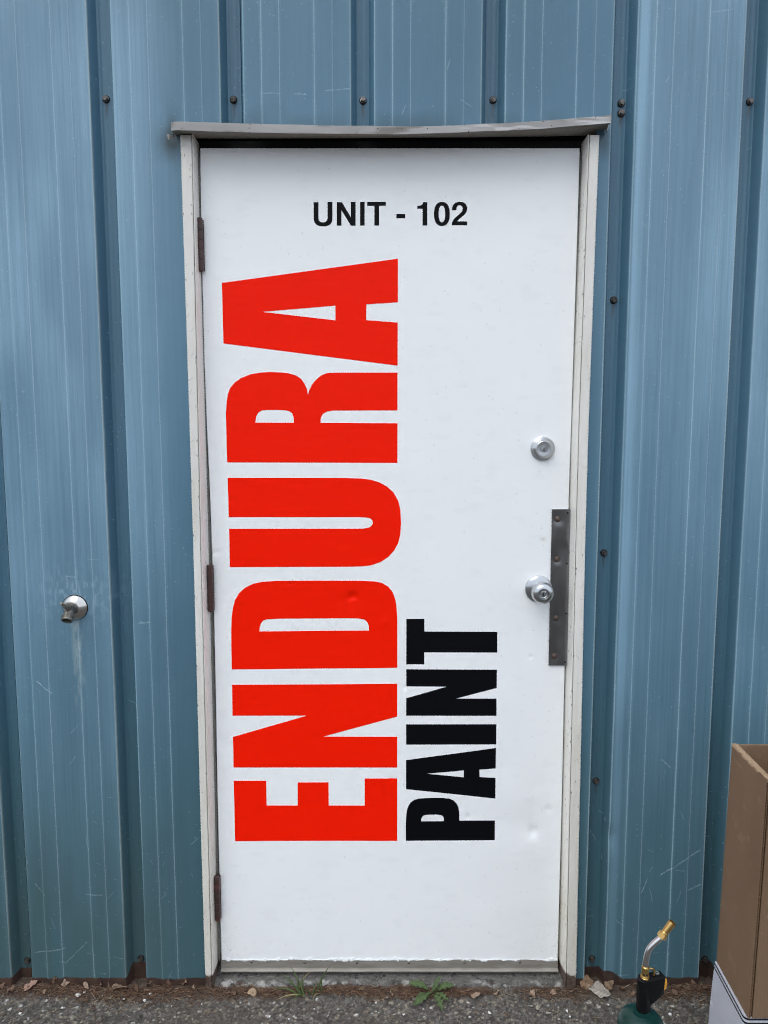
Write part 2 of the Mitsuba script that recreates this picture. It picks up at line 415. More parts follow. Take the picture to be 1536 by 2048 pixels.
scene['far_asphalt'] = two(prin(proc(far_asphalt), 0.85, spec=0.3))
scene['grit'] = two(vcol(0.85, 0.3))
scene['litter'] = two(vcol(0.8, 0.3))
scene['leaf_dry'] = two(vcol(0.75, 0.3))
scene['leaf_green'] = two(vcol(0.7, 0.2))
scene['stone_white'] = prin(proc(lambda p, n, uv: mix((0.50, 0.49, 0.46), (0.72, 0.71, 0.69), noise(p.x * 300, p.y * 300, p.z * 300))), 0.8)
scene['stone_tan'] = prin(proc(lambda p, n, uv: mix((0.20, 0.18, 0.15), (0.36, 0.33, 0.28), noise(p.x * 300, p.y * 300, p.z * 300))), 0.85)
scene['flange_chrome'] = prin((0.60, 0.59, 0.57), 0.16, metal=1.0)
scene['tap_metal'] = prin(proc(lambda p, n, uv: mix((0.10, 0.095, 0.085), (0.26, 0.25, 0.225), fbm(p.x * 160, p.z * 160, p.y * 160))), 0.42, metal=0.7)
scene['tank_green'] = prin((0.002, 0.030, 0.026), 0.30, spec=0.4)
scene['tank_print'] = two(prin((0.35, 0.45, 0.42), 0.5))
scene['black_plastic'] = prin((0.004, 0.004, 0.0045), 0.40, spec=0.22)
scene['grey_plastic'] = prin((0.16, 0.18, 0.18), 0.4)
scene['yellow_plastic'] = prin((0.75, 0.36, 0.035), 0.35)
scene['brass'] = prin((0.68, 0.45, 0.16), 0.26, metal=1.0)
scene['tube_steel'] = prin((0.62, 0.61, 0.60), 0.18, metal=1.0)


def cardboard(p, n, uv):
    c = mix((0.150, 0.094, 0.056), (0.190, 0.123, 0.076), fbm(p.x * 12 + p.y * 12, p.z * 5))
    fib = noise(p.x * 700 + p.y * 700, p.z * 130)
    flute = 0.5 + 0.5 * dr.sin((p.x + p.y) * 6.2832 / 0.0075)
    scuff = smoothstep(0.62, 0.85, fbm(p.x * 30 + p.y * 30, p.z * 40, 5.0))
    return mix(c * (0.93 + 0.10 * fib + 0.03 * flute), (0.25, 0.175, 0.115), 0.4 * scuff)


scene['cardboard'] = two({'type': 'bumpmap', 'arbitrary': proc(lambda p, n, uv: dr.sin((p.x + p.y) * 6.2832 / 0.0075) * 0.3 + fbm(p.x * 25 + p.y * 25, p.z * 15), eps=8e-4), 'scale': 0.0004,
                          'bsdf': prin(proc(cardboard), 0.7, spec=0.25)})
scene['card_edge'] = two(prin(proc(lambda p, n, uv: mix((0.30, 0.20, 0.125), (0.50, 0.37, 0.25), noise(p.x * 400, p.y * 300, p.z * 400))), 0.8, spec=0.2))
scene['card_flute'] = two(prin((0.20, 0.125, 0.075), 0.8, spec=0.2))
CARTON_TOP = 0.286


def white_card(p, n, uv):
    d = CARTON_TOP - p.z
    line = smoothstep(0.0042, 0.0048, d) * (1 - smoothstep(0.0085, 0.0091, d)) + smoothstep(0.0135, 0.0141, d) * (1 - smoothstep(0.0180, 0.0186, d))
    c = mi.Color3f(0.46, 0.475, 0.53) * (0.96 + 0.06 * fbm(p.x * 20, p.y * 20, p.z * 12))
    return mix(c, (0.008, 0.010, 0.016), dr.clip(line, 0, 1) * dr.select(dr.abs(n.z) < 0.5, 1.0, 0.0))


scene['white_card'] = two(prin(proc(white_card), 0.38, spec=0.4))
# ------------------------------------------------------------------ lettering outlines, x and z on the door in tenths of a millimetre
LETTERS = [
    ('A',[(-3946,18416),(337,18988),(339,17955),(-430,17908),(-438,17531),(337,17472),(336,16432),(-3942,16968)],[(-2981,17728),(-1188,17877),(-1190,17525)]),
    ('R',[(-3917,14050),(334,14037),(336,15023),(-1577,15030),(-1569,15152),(-1523,15248),(-1410,15312),(-1248,15334),(335,15338),(333,16264),(-1209,16261),(-1402,16252),(-1563,16188),(-1693,16077),(-1790,15950),(-1850,15829),(-1880,15721),(-1904,15855),(-1967,15998),(-2046,16109),(-2173,16195),(-2366,16249),(-2590,16271),(-2815,16277),(-3040,16264),(-3298,16220),(-3525,16131),(-3688,16020),(-3803,15887),(-3861,15743),(-3898,15536),(-3921,15280),(-3923,15023),(-3923,14475)],[(-3198,15036),(-2237,15033),(-2242,15152),(-2276,15264),(-2346,15318),(-2475,15344),(-2637,15350),(-2895,15350),(-3024,15338),(-3122,15280),(-3173,15184)]),
    ('U',[(-3916,13661),(-934,13658),(-608,13648),(-347,13619),(-119,13550),(77,13445),(241,13291),(356,13084),(412,12854),(429,12540),(413,12241),(358,12009),(259,11825),(111,11658),(-87,11524),(-351,11434),(-616,11410),(-947,11403),(-3912,11397),(-3909,12374),(-678,12377),(-514,12381),(-382,12407),(-307,12457),(-277,12523),(-300,12606),(-365,12649),(-513,12669),(-677,12675),(-3909,12675)],None),
    ('D',[(-3923,8719),(341,8760),(339,9986),(325,10293),(295,10530),(228,10733),(112,10885),(-54,10986),(-253,11027),(-617,11040),(-1777,11044),(-2771,11037),(-3102,11013),(-3335,10963),(-3536,10862),(-3688,10727),(-3798,10547),(-3860,10327),(-3895,10089),(-3916,9747),(-3923,9302)],[(-3192,9723),(-382,9744),(-388,9867),(-428,9969),(-504,10031),(-654,10061),(-954,10068),(-2720,10054),(-2987,10041),(-3087,10010),(-3148,9935),(-3184,9833)]),
    ('N',[(-3926,8305),(338,8332),(340,7456),(-1593,6910),(341,6906),(342,6072),(-3938,6072),(-3934,6903),(-2000,7480),(-3934,7477)],None),
    ('E',[(-3940,5704),(-3093,5704),(-3091,5021),(-2271,5021),(-2263,5661),(-1457,5661),(-1455,5021),(-506,5021),(-504,5769),(343,5772),(346,4042),(-3939,4038)],None),
    ('T',[(571,10046),(1029,10046),(1034,9716),(2900,9706),(2908,9165),(1030,9173),(1032,8858),(573,8858)],None),
    ('N',[(573,8723),(2911,8705),(2914,8224),(1848,7937),(2913,7933),(2918,7476),(575,7480),(574,7947),(1626,8258),(575,8270)],None),
    ('I',[(574,7246),(2918,7248),(2921,6703),(578,6696)],None),
    ('A',[(577,6272),(2921,6601),(2924,6043),(2501,6014),(2500,5810),(2921,5782),(2926,5218),(580,5481)],[(1102,5901),(2092,5993),(2094,5800)]),
    ('P',[(583,4043),(2931,4062),(2928,4603),(1984,4601),(1979,4853),(1956,4978),(1906,5081),(1826,5164),(1727,5210),(1550,5231),(1274,5231),(1077,5229),(920,5216),(801,5185),(703,5113),(645,5019),(606,4895),(586,4728),(579,4520)],[(976,4587),(1585,4589),(1580,4666),(1554,4728),(1504,4760),(1396,4772),(1159,4770),(1060,4760),(1011,4718),(982,4655)]),
    ('U',[(-1694,20307),(-1579,20307),(-1582,19929),(-1566,19875),(-1521,19843),(-1471,19837),(-1412,19847),(-1375,19882),(-1361,19936),(-1358,20310),(-1243,20310),(-1246,19913),(-1263,19834),(-1316,19776),(-1389,19751),(-1475,19745),(-1564,19754),(-1633,19786),(-1682,19843),(-1695,19913)],None),
    ('N',[(-1134,20307),(-1013,20307),(-797,19952),(-795,20310),(-683,20310),(-686,19761),(-798,19761),(-1027,20126),(-1029,19761),(-1138,19761)],None),
    ('I',[(-575,20310),(-466,20310),(-468,19764),(-577,19764)],None),
    ('T',[(-404,20310),(44,20313),(44,20225),(-121,20222),(-121,19764),(-233,19764),(-233,20222),(-404,20222)],None),
    ('-',[(298,20031),(509,20031),(509,19936),(298,19936)],None),
    ('1',[(949,20310),(1038,20310),(1041,19767),(932,19767),(930,20155),(802,20155),(801,20222),(871,20228),(920,20253)],None),
    ('0',[(1587,20034),(1584,19956),(1572,19897),(1553,19847),(1526,19807),(1492,19778),(1452,19760),(1398,19754),(1345,19760),(1304,19778),(1270,19807),(1242,19847),(1222,19897),(1209,19956),(1205,20034),(1208,20112),(1220,20172),(1239,20221),(1266,20261),(1300,20290),(1340,20307),(1393,20313),(1447,20307),(1487,20290),(1522,20261),(1549,20221),(1569,20172),(1582,20112)],[(1475,20034),(1474,19980),(1469,19939),(1461,19904),(1450,19877),(1436,19857),(1419,19844),(1397,19840),(1375,19844),(1358,19857),(1344,19877),(1333,19904),(1324,19939),(1319,19980),(1317,20034),(1318,20088),(1323,20130),(1331,20164),(1342,20191),(1355,20211),(1372,20224),(1394,20228),(1416,20224),(1433,20211),(1447,20191),(1459,20164),(1467,20130),(1473,20088)]),
    ('2',[(1639,20123),(1642,20183),(1667,20247),(1719,20294),(1815,20317),(1910,20304),(1973,20256),(2004,20183),(1995,20098),(1950,20025),(1862,19955),(1796,19898),(1770,19862),(2005,19862),(2006,19773),(1636,19773),(1642,19834),(1674,19901),(1746,19971),(1837,20047),(1883,20098),(1899,20158),(1885,20206),(1852,20231),(1816,20237),(1773,20225),(1750,20190),(1744,20123)],None),
]
# ------------------------------------------------------------------ ground
def ground_height(x, y):
    """the lie of the asphalt: nearly flat, with a low heap of dirt against the wall"""
    heap = sstep(-0.062, 0.0, y + 0.022 * pnoise(x, y, 7, 7, 3)) * (0.008 + 0.004 * sstep(-0.40, -0.60, x) + 0.003 * sstep(0.48, 0.58, x)) * (0.7 + 1.2 * (pnoise(x, y, 11, 11, 5) + 0.3))
    return heap + 0.006 * pnoise(x, y, 6, 6, 9)


def fine_ground():
    nx, ny = 1150, 165
    xs, ys = np.linspace(-1.30, 1.30, nx), np.linspace(-0.33, 0.045, ny)
    X, Y = np.meshgrid(xs, ys)
    n = 44000
    sx, sy = rng.uniform(-1.32, 1.32, n), rng.uniform(-0.35, 0.06, n)
    # some larger stones among the grit: clear the small ones round them
    big, br = np.arange(1500), rng.uniform(.0045, .0085, 1500)
    small = np.arange(1500, n)
    near = cKDTree(np.stack([sx[big], sy[big]], 1)).query(np.stack([sx[small], sy[small]], 1))
    ok = np.concatenate([big, small[near[0] > br[near[1]]]])
    sx, sy, n = sx[ok], sy[ok], len(ok)
    tree = cKDTree(np.stack([sx, sy], 1))
    wx = X + 0.0022 * pnoise(X, Y, 160, 160, 1)
    wy = Y + 0.0022 * pnoise(X, Y, 160, 160, 2)
    d, i = tree.query(np.stack([wx.ravel(), wy.ravel()], 1), k=2)
    d1, d2, i1 = d[:, 0].reshape(X.shape), d[:, 1].reshape(X.shape), i[:, 0].reshape(X.shape)
    kind, hh, val = rng.random(n), rng.random(n), rng.random(n)
    rel = np.clip((d2 - d1) / 0.0030, 0, 1)
    Z = ground_height(X, Y) + np.where(kind[i1] < 0.75, (0.0004 + 0.0026 * hh[i1]) * np.sqrt(rel), -0.0005) + 0.0012 * pnoise(X, Y, 350, 350, 8)
    stone = np.stack([0.055 + 0.085 * val, 0.051 + 0.078 * val, 0.047 + 0.070 * val], 1)
    pale = kind < 0.026
    stone[pale] = np.stack([0.22 + 0.22 * val, 0.215 + 0.22 * val, 0.20 + 0.21 * val], 1)[pale]
    tan = (kind > 0.055) & (kind < 0.16)
    stone[tan] = np.stack([0.13 + 0.10 * val, 0.115 + 0.09 * val, 0.09 + 0.075 * val], 1)[tan]
    col = stone[i1] * np.where(kind[i1] < 0.75, 1, 0.62)[..., None]
    col = col * (0.35 + 0.65 * sstep(0.05, 0.5, rel))[..., None] + (1 - sstep(0.05, 0.5, rel))[..., None] * np.array([0.030, 0.027, 0.024]) * 0.65
    soil = sstep(-0.040, -0.010, Y + 0.07 * pnoise(X, Y, 8, 8, 12) + 0.03 * pnoise(X, Y, 60, 60, 13))
    dirt = np.array([0.050, 0.034, 0.025]) * (0.6 + 1.1 * (pnoise(X, Y, 240, 240, 15) + 0.5))[..., None]
    col = (col * (1 - 0.80 * soil)[..., None] + dirt * (0.80 * soil)[..., None]) * 1.12
    brown = sstep(0.05, 0.25, pnoise(X, Y, 4, 9, 18))[..., None] * 0.30
    col = col * (1 - brown) + np.array([0.075, 0.058, 0.044]) * brown
    rim = np.minimum(np.minimum(X + 1.30, 1.30 - X), Y + 0.33)
    Z = Z - 0.016 * (1 - sstep(0.0, 0.03, rim))
    m = grid_mesh(np.stack([X, Y, Z], -1))
    return m, col.reshape(-1, 3)


gm, gc = fine_ground()
obj('asphalt_ground', gm, 'grit', smooth=True, color=gc, kind='structure', label='weathered grey asphalt strip of small stones in front of the wall')
R = 120.0
obj('ground', trimesh.Trimesh([[-R, -R, -0.008], [R, -R, -0.008], [R, R, -0.008], [-R, R, -0.008]], [[0, 1, 2], [0, 2, 3]], process=False), 'far_asphalt', smooth=False,
    kind='structure', label='asphalt yard reaching away from the wall')

# ------------------------------------------------------------------ metal wall
WALL = thing('metal_wall', 'blue ribbed metal siding wall, chalky and scratched, around the white door', 'wall')
LO, HI = 0.0160, 0.0268


def profile(x):
    u = np.mod(x - X0, PER)
    v = np.minimum(u, PER - u)
    y = 0.033 * (1 - np.clip((v - LO) / (HI - LO), 0, 1))
    for c in (0.0905, PER - 0.0905):
        y = y - 0.0024 * (np.clip((0.0235 - abs(u - c)) / 0.004, 0, 1))
    # shallow stiffening lines on the channel floor
    y = y - 0.0010 * (np.clip((0.0032 - abs(v - 0.0062)) / 0.0015, 0, 1)) * (v < 0.0125)
    return y


def smooth_profile(x):
    k = np.linspace(-0.0013, 0.0013, 7)
    return np.mean([profile(x + d) for d in k], axis=0)


DENT = [(0.896, 2.035, 0.010, 0.014, 0.0045), (0.5905, 0.427, 0.013, 0.030, 0.007), (-0.735, 1.05, 0.05, 0.05, 0.0010), (0.75, 0.95, 0.06, 0.14, 0.0012), (0.612, 0.62, 0.014, 0.10, 0.0018)]


def wall_sheet(x0, x1, z0, z1, lift=0.0):
    xs = np.unique(np.concatenate([np.linspace(x0, x1, max(2, int((x1 - x0) / 0.0022))), [x0, x1]]))
    zs = np.linspace(z0, z1, max(3, int((z1 - z0) / 0.03)))
    if z0 < 0.3 and x1 > 0.5:
        zs = np.unique(np.concatenate([zs, np.linspace(0.34, 0.52, 50)]))
    X, Z = np.meshgrid(xs, zs)
    Y = smooth_profile(X) - lift + 0.0026 * pnoise(X, Z, 7, 1.6, 21, 2) + 0.0007 * pnoise(X, Z, 26, 5, 22, 2)
    for cx, cz, rx, rz, dd in DENT:
        Y = Y + dd * np.exp(-((X - cx) / rx) ** 2 - ((Z - cz) / rz) ** 2)
    m = grid_mesh(np.stack([X, Y, Z], -1))
    return m


WTOP, CAPZ = 3.30, 2.186
panels = [
    [(-2.79, -1.8535, -0.02, WTOP)],
    [(-1.8515, -0.9393, -0.02, WTOP)],
    [(-0.9362, -0.4705, -0.02, CAPZ), (-0.9362, -0.3372, CAPZ, WTOP)],
    [(0.4985, 0.5338, -0.02, CAPZ), (-0.3338, 0.5338, CAPZ, WTOP)],
    [(0.5372, 1.4500, -0.02, WTOP)],
    [(1.4520, 2.3660, -0.02, WTOP)],
]
for n, parts in enumerate(panels):
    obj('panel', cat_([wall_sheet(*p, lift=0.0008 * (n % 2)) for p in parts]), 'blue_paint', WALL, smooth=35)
obj('backing', cat_([box(-2.79, -0.478, 0.046, 0.12, -0.02, WTOP), box(0.512, 2.366, 0.046, 0.12, -0.02, WTOP), box(-0.478, 0.512, 0.046, 0.12, 2.20, WTOP)]), 'foil_backing', WALL, smooth=False)
for i, (x, z) in enumerate(SCREWS):
    r2 = np.random.default_rng(100 + i)
    ax = np.array([0.12 * r2.normal(), -1, 0.12 * r2.normal()])
    s = obj('screw', cat_([prism(6, 0.0060, 0.0068, [x, 0.0295, z], ax, r2.random()), lathe([(0, 0), (0.0070, 0), (0.0070, 0.0008), (0, 0.0013)], [x, 0.0296, z], ax, 20)]), 'screw_zinc', WALL, smooth=False)
    obj('washer', lathe([(0, 0), (0.0090, 0), (0.0090, 0.0022), (0.0078, 0.0034), (0, 0.0034)], [x, 0.0330, z], [0, -1, 0], 24), 'washer_rubber', s)

# ------------------------------------------------------------------ door frame
FRAME = thing('doorway', 'chipped cream-white metal frame around the white door', 'door frame')
ZK = [0.0, 0.05, 0.5, 1.215, 1.51, 2.17]


def edge(vals):
    return lambda z: np.interp(z, ZK, vals)


Lo, Li = edge([-.4735, -.4735, -.4740, -.4728, -.4735, -.4758]), edge([-.4550, -.4550, -.4545, -.4533, -.4515, -.4481])
Ro, Ri = edge([.5092, .5092, .5050, .4985, .4982, .5027]), edge([.4825, .4822, .4790, .4745, .4739, .4793])


def post(fn, z0, z1, n=90):
    return sweep([fn(z, i) for i, z in enumerate(np.linspace(z0, z1, n))])


def casing(side):
    o, i_ = (Lo, Li) if side < 0 else (Ro, Ri)

    def ring(z, i):
        a, b = o(z), i_(z) + side * 0.0016
        a += 0.0006 * pnoise(z, side, 30, 1, 41)
        b += 0.0009 * pnoise(z, side, 45, 1, 42)
        c = 0.0022
        return [[a, .044, z], [a, -.012 + c, z], [a - side * c, -.012, z], [b + side * 0.0012, -.012, z], [b, -.0108, z], [b, .044, z]]
    return post(ring, 0.012, 2.17)


def jamb(side):
    i_ = Li if side < 0 else Ri
    extra = edge([.0025, .0025, .0065, .0070, .0050, .0000]) if side < 0 else edge([.0045, .0045, .0048, .0040, .0036, .0012])

    def ring(z, i):
        b = i_(z) + 0.0006 * pnoise(z, side, 38, 1, 44)
        e = b - side * extra(z)
        return [[b + side * 0.0006, .010, z], [b, -.0105, z], [b - side * 0.0010, -.0115, z], [b - side * 0.0022, -.0108, z], [e - side * 0.0020, .032, z], [e - side * 0.0020, .080, z], [b + side * 0.0006, .080, z]]
    return post(ring, 0.012, 2.172)


for sd in (-1, 1):
    obj('casing', casing(sd), 'frame_paint', FRAME, smooth=25)
    obj('jamb', jamb(sd), 'frame_paint', FRAME, smooth=25)
obj('stop', cat_([box(-.447, -.415, .081, .10, .02, 2.16), box(.442, .476, .081, .10, .02, 2.16), box(-.47, .50, .081, .10, 2.16, 2.20), box(-.444, .474, .081, .10, .0285, .04)]), 'dark_gap', FRAME, smooth=False)
obj('head', box(-.452, .482, .050, .080, 2.1560, 2.178), 'dark_gap', FRAME, smooth=False)  # head coloured near-black to stand for the shade under the cap
obj('weather_strip', cat_([tube([[-.4440, .034, z] for z in np.linspace(.06, 2.15, 40)], .0016, 8), tube([[.4740 if z > .9 else .4740 + .006 * (.9 - z) / .9, .040, z] for z in np.linspace(.06, 2.15, 40)], .0014, 8)]), 'weather_strip', FRAME)

# ------------------------------------------------------------------ drip cap over the door
CAP = thing('drip_cap', 'bent grey metal drip cap sagging above the white door', 'drip cap')
cx = [-.4895, -.3066, -.0778, .0938, .2654, .3796, .5199]
ct = [2.1880, 2.1833, 2.1790, 2.1779, 2.1844, 2.1910, 2.2018]
bx, bz = [-.4895, -.3299, 0, .2691, .5199], [2.1690, 2.1637, 2.1594, 2.1670, 2.1844]
kx, kz = [-.49, 0, .2803, .477, .52], [2.1768, 2.1781, 2.1804, 2.1838, 2.186]
from scipy.interpolate import PchipInterpolator as PI_
ft, fb, fk = PI_(cx, ct), PI_(bx, bz), PI_(kx, kz)
rings, under = [], []
for x in np.linspace(-.4890, .5195, 130):
    w = 0.0012 * pnoise(x, 1, 14, 1, 51, 2)
    w2 = 0.0009 * pnoise(x, 2, 14, 1, 52, 2)
    t, b, k = ft(x) + w, fb(x) + w2, fk(x)
    fy = -.045 + 0.003 * pnoise(x, 3, 9, 1, 53, 2) + (0.006 * sstep(-.476, -.489, x))
    rings.append([[x, fy + .001, t], [x, fy - .0005, t - .0015], [x, fy, b + .0008], [x, fy + .001, b], [x, fy + .0022, b + .0004], [x, fy + .0026, b + .003],
                  [x, -.030, b + .0035 + .12 * (k - b)], [x, -.030, b + .010], [x, -.004, max(t + .004, CAPZ + .002)]])
    under.append([[x, fy + .0030, b + .0022], [x, .030, k], [x, .030, k + .004], [x, fy + .0030, b + .0030 + .0002]])
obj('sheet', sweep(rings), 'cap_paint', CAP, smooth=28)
obj('soffit', sweep(under), 'shaded_soffit_paint', CAP, smooth=28)
fv = []
for a in np.linspace(0, 1, 9):
    fv.append([[-.484 - .016 * a + .003 * math.sin(5 * a), -.034 + .012 * math.sin(7 * a) * a, 2.1665 - .003 * a - .006 * a * a + .003 * math.sin(9 * a)],
               [-.486 - .012 * a, -.030 + .010 * math.cos(4 * a), 2.1560 - .004 * a + .004 * math.sin(6 * a)],
               [-.486 - .012 * a, -.028 + .010 * math.cos(4 * a), 2.1560 - .004 * a + .004 * math.sin(6 * a)],
               [-.484 - .016 * a + .003 * math.sin(5 * a), -.032 + .012 * math.sin(7 * a) * a, 2.1672 - .003 * a - .006 * a * a + .003 * math.sin(9 * a)]])
obj('torn_tab', sweep(fv), 'cap_paint', CAP, smooth=20, label='crumpled torn tab at the left end of the drip cap')
obj('end_tab', sweep([[[.513 + .006 * a, -.040 + .035 * a, 2.170 + .006 * a], [.514 + .006 * a, -.040 + .035 * a, 2.170 + .006 * a], [.516 + .004 * a, -.040 + .03 * a, 2.186], [.515 + .004 * a, -.040 + .03 * a, 2.186]] for a in np.linspace(0, 1, 4)]), 'cap_paint', CAP, smooth=20)

# ------------------------------------------------------------------ door
DOOR = thing('door', 'white painted steel door with red and black lettering reading up its left half', 'door')
DY = 0.030
DENTS = [(-.0803, 1.0606, .012, .0030), (-.078, 1.052, .006, -.0016), (-.0835, 1.048, .03, .0010), (.3927, .4271, .016, .0022), (.385, .437, .03, .0016), (.4308, .4898, .010, .0014), (.372, .470, .035, .0012), (.2229, .4703, .007, .0016),
         (.0543, .8234, .007, .0013), (.3783, .9045, .005, .0012), (.0026, .9954, .010, -.0010), (-.2393, 1.0956, .004, .0008), (.2903, 1.3859, .006, .0006), (.31, .62, .03, .0008), (.40, .30, .035, .0008), (.27, .25, .04, .0008),
         (.33, .45, .05, .0012), (.0785, 1.1961, .004, .0005), (.41, .56, .02, .0010), (-.06, .60, .004, .0010), (.02, .575, .006, .0012)]


def door_y(x, z):
    y = DY + 0.0016 * pnoise(x, z, 5, 4, 61, 2) + 0.00035 * pnoise(x, z, 30, 34, 62, 2)
    for a, b, r, d in DENTS:
        y = y + 1.5 * d * np.exp(-((x - a) ** 2 + (z - b) ** 2) / (r * r))
    # crease by the middle hinge
    y = y + 0.0030 * sstep(-.405, -.437, x) * np.exp(-((z - 1.176) / .007) ** 2) + 0.0024 * sstep(-.385, -.437, x) * np.exp(-((z - 1.10) / .055) ** 2)
    return y


zd = [0.05, .35, .5175, .87, .9888, 1.2088, 1.2978, 1.51, 1.6811, 2.16]
dl = [-.4385, -.4384, -.4380, -.4355, -.4350, -.4362, -.437, -.4410, -.4426, -.4396]
drr = [.4688, .4686, .4683, .4661, .4656, .4652, .4650, .4660, .4668, .4682]
DL, DRt = PI_(zd, dl), PI_(zd, drr)


def door_slab():
    zs = np.linspace(.0575, 2.1545, 560)
    rows = []
    for z in zs:
        a, b = float(DL(z)), float(DRt(z))
        a += 0.0005 * pnoise(z, 1, 70, 1, 64)
        b += 0.0004 * pnoise(z, 2, 70, 1, 65)
        xs = np.linspace(a + .0012, b - .0012, 232)
        y = door_y(xs, np.full_like(xs, z))
        rows.append(np.vstack([[a, .074, z], [a, y[0] + .0030, z], [a + .0004, y[0] + .0009, z], np.stack([xs, y, np.full_like(xs, z)], 1), [b - .0004, y[-1] + .0009, z], [b, y[-1] + .0030, z], [b, .074, z]]))
    V = np.array(rows)
    top, bot = V[-1:].copy(), V[:1].copy()
    top[0, :, 1] = .074
    bot[0, :, 1] = .074
    lip = V[-1:].copy()
    lip[0, :, 2] += .0008
    lip[0, :, 1] += .0010
    return grid_mesh(np.concatenate([bot, V, lip, top + [0, 0, .0008]]))


obj('slab', door_slab(), 'door_white', DOOR, smooth=40)


def letter_mesh(outer, hole):
    poly = Polygon(np.array(outer) / 1e4, [np.array(hole) / 1e4] if hole else [])
    if not poly.is_valid:
        poly = poly.buffer(0)
    m = trimesh.creation.extrude_polygon(poly, 1.0, engine='earcut')
    v, f = trimesh.remesh.subdivide_to_size(np.array(m.vertices) * [1, 1, 0.004], m.faces, 0.008, max_iter=12)
    x, z, t = v[:, 0], v[:, 1], v[:, 2] / 0.004
    y = door_y(x, z) - 0.0006 + 0.0012 * (1 - t)
    return trimesh.Trimesh(np.stack([x, y, z], 1), f[:, ::-1], process=False)


for n, (ch, outer, hole) in enumerate(LETTERS):
    word = 'ENDURA' if n < 6 else 'PAINT' if n < 11 else 'UNIT - 102'
    what = {'ENDURA': 'large red upright-rotated letter %s of the tall word', 'PAINT': 'black sideways letter %s of the short word', 'UNIT - 102': 'small black character %s of the unit number'}[word] % ch
    obj('letter', letter_mesh(outer, hole), 'red_vinyl' if n < 6 else 'black_vinyl', DOOR, smooth=40, label=what)

# hinges
HINGES = [(-.4425, 1.9914, 1.8658, 'uppermost dark brown hinge'), (-.4400, 1.1475, 1.0265, 'middle dark brown hinge'), (-.4425, .3126, .1852, 'lowest hinge, rusty reddish brown')]
for x, z1, z0, lab in HINGES:
    h = obj('hinge', box(x - .002, x + .0075, .0265, .034, z0 + .003, z1 - .003), 'hinge_paint', DOOR, smooth=False, label=lab)
    n = 5
    zz = np.linspace(z0 + .006, z1 - .006, n + 1)
    for k in range(n):
        a, b = zz[k] + .0003, zz[k + 1] - .0003
        obj('knuckle', lathe([(0, a), (.0072, a), (.0078, a + .0007), (.0078, b - .0007), (.0072, b), (0, b)], [x, .0185, 0], [0, 0, 1], 24), 'hinge_paint', h)
    obj('pin_cap', lathe([(0, z1 - .006), (.0072, z1 - .006), (.0072, z1 - .002), (.0055, z1), (0, z1 + .0004)], [x, .0185, 0], [0, 0, 1], 24), 'hinge_paint', h)
    obj('pin_cap', lathe([(0, z0 - .0004), (.0052, z0), (.0070, z0 + .003), (.0070, z0 + .006), (0, z0 + .006)], [x, .0185, 0], [0, 0, 1], 24), 'hinge_paint', h)


def key_face(x, y, z, r, parent):
    """lock cylinder: ring, plug, and a keyway slot, facing -y"""
    obj('lock_cylinder', cat_([lathe([(r * .72, 0), (r, 0), (r, .0022), (r * .92, .0030), (r * .80, .0030), (r * .72, .0022)], [x, y, z], [0, -1, 0], 36),
                               lathe([(0, 0), (r * .68, 0), (r * .68, .0014), (r * .6, .0018), (0, .0018)], [x, y, z], [0, -1, 0], 30)]), 'satin_chrome', parent)
    obj('keyway', cat_([box(x - .0009, x + .0009, y - .0024, y - .0012, z - r * .48, z + r * .34), box(x - .0021, x + .0013, y - .0023, y - .0012, z - r * .10, z + r * .12), box(x - .0022, x + .0022, y - .00235, y - .0012, z - r * .50, z - r * .34)]), 'dark_metal', parent, smooth=False)


# deadbolt
db = obj('deadbolt', lathe([(0, 0), (.0300, 0), (.0302, .0030), (.0296, .0052), (.0272, .0066), (.0262, .0090), (.0258, .0105), (.0236, .0125), (.0206, .0150), (.0192, .0175), (.0180, .0182), (.0095, .0178), (.0095, .0150), (0, .0150)], [.3954, .0295, 1.4396], [0, -1, 0], 64),
         'satin_chrome', DOOR, label='round satin deadbolt lock above the knob')
key_face(.3954, .0125, 1.4386, .0085, db)
# knob
kn = obj('door_knob', lathe([(0, 0), (.0345, 0), (.0347, .0022), (.0338, .0042), (.0300, .0068), (.0240, .0092), (.0165, .0112), (.0150, .0140), (.0142, .0240), (.0150, .0290), (.0190, .0325), (.0240, .0370), (.0270, .0430), (.0277, .0490), (.0268, .0550),
                             (.0240, .0605), (.0196, .0640), (.0150, .0655), (.0128, .0655), (.0120, .0640), (.0118, .0600), (0, .0600)], [.3935, .0295, 1.0835], [0, -1, 0], 64), 'satin_chrome', DOOR, label='round satin door knob with keyhole')
key_face(.3935, -.0305, 1.0835, .0112, kn)


# latch guard
def guard():
    zs, us = np.linspace(.8832, 1.2875, 130), np.linspace(0, 1, 24)
    rows = []
    for z in zs:
        a = np.interp(z, [.8829, 1.2868], [.4233, .4222])
        b = np.interp(z, [.8829, .95, 1.1, 1.2868], [.4747, .4738, .4722, .4712])
        xs = a + (b - a) * us
        y = 0.0258 - 0.0022 * pnoise(xs, np.full_like(xs, z), 22, 11, 71, 2)
        for qx, qz in BOLTS:
            d2 = (xs - qx) ** 2 + (z - qz) ** 2
            y = y + .0016 * np.exp(-d2 / .016 ** 2)
        y = y + .0009 * np.exp(-((xs - .452) ** 2 + (z - 1.185) ** 2) / .016 ** 2)
        rows.append(np.vstack([[xs[0], .0292, z], np.stack([xs, y, np.full_like(xs, z)], 1), [xs[-1], .0292, z]]))
    V = np.array(rows)
    t, b = V[-1:].copy(), V[:1].copy()
    t[..., 1] = .0292
    b[..., 1] = .0292
    return grid_mesh(np.concatenate([b, V, t]))


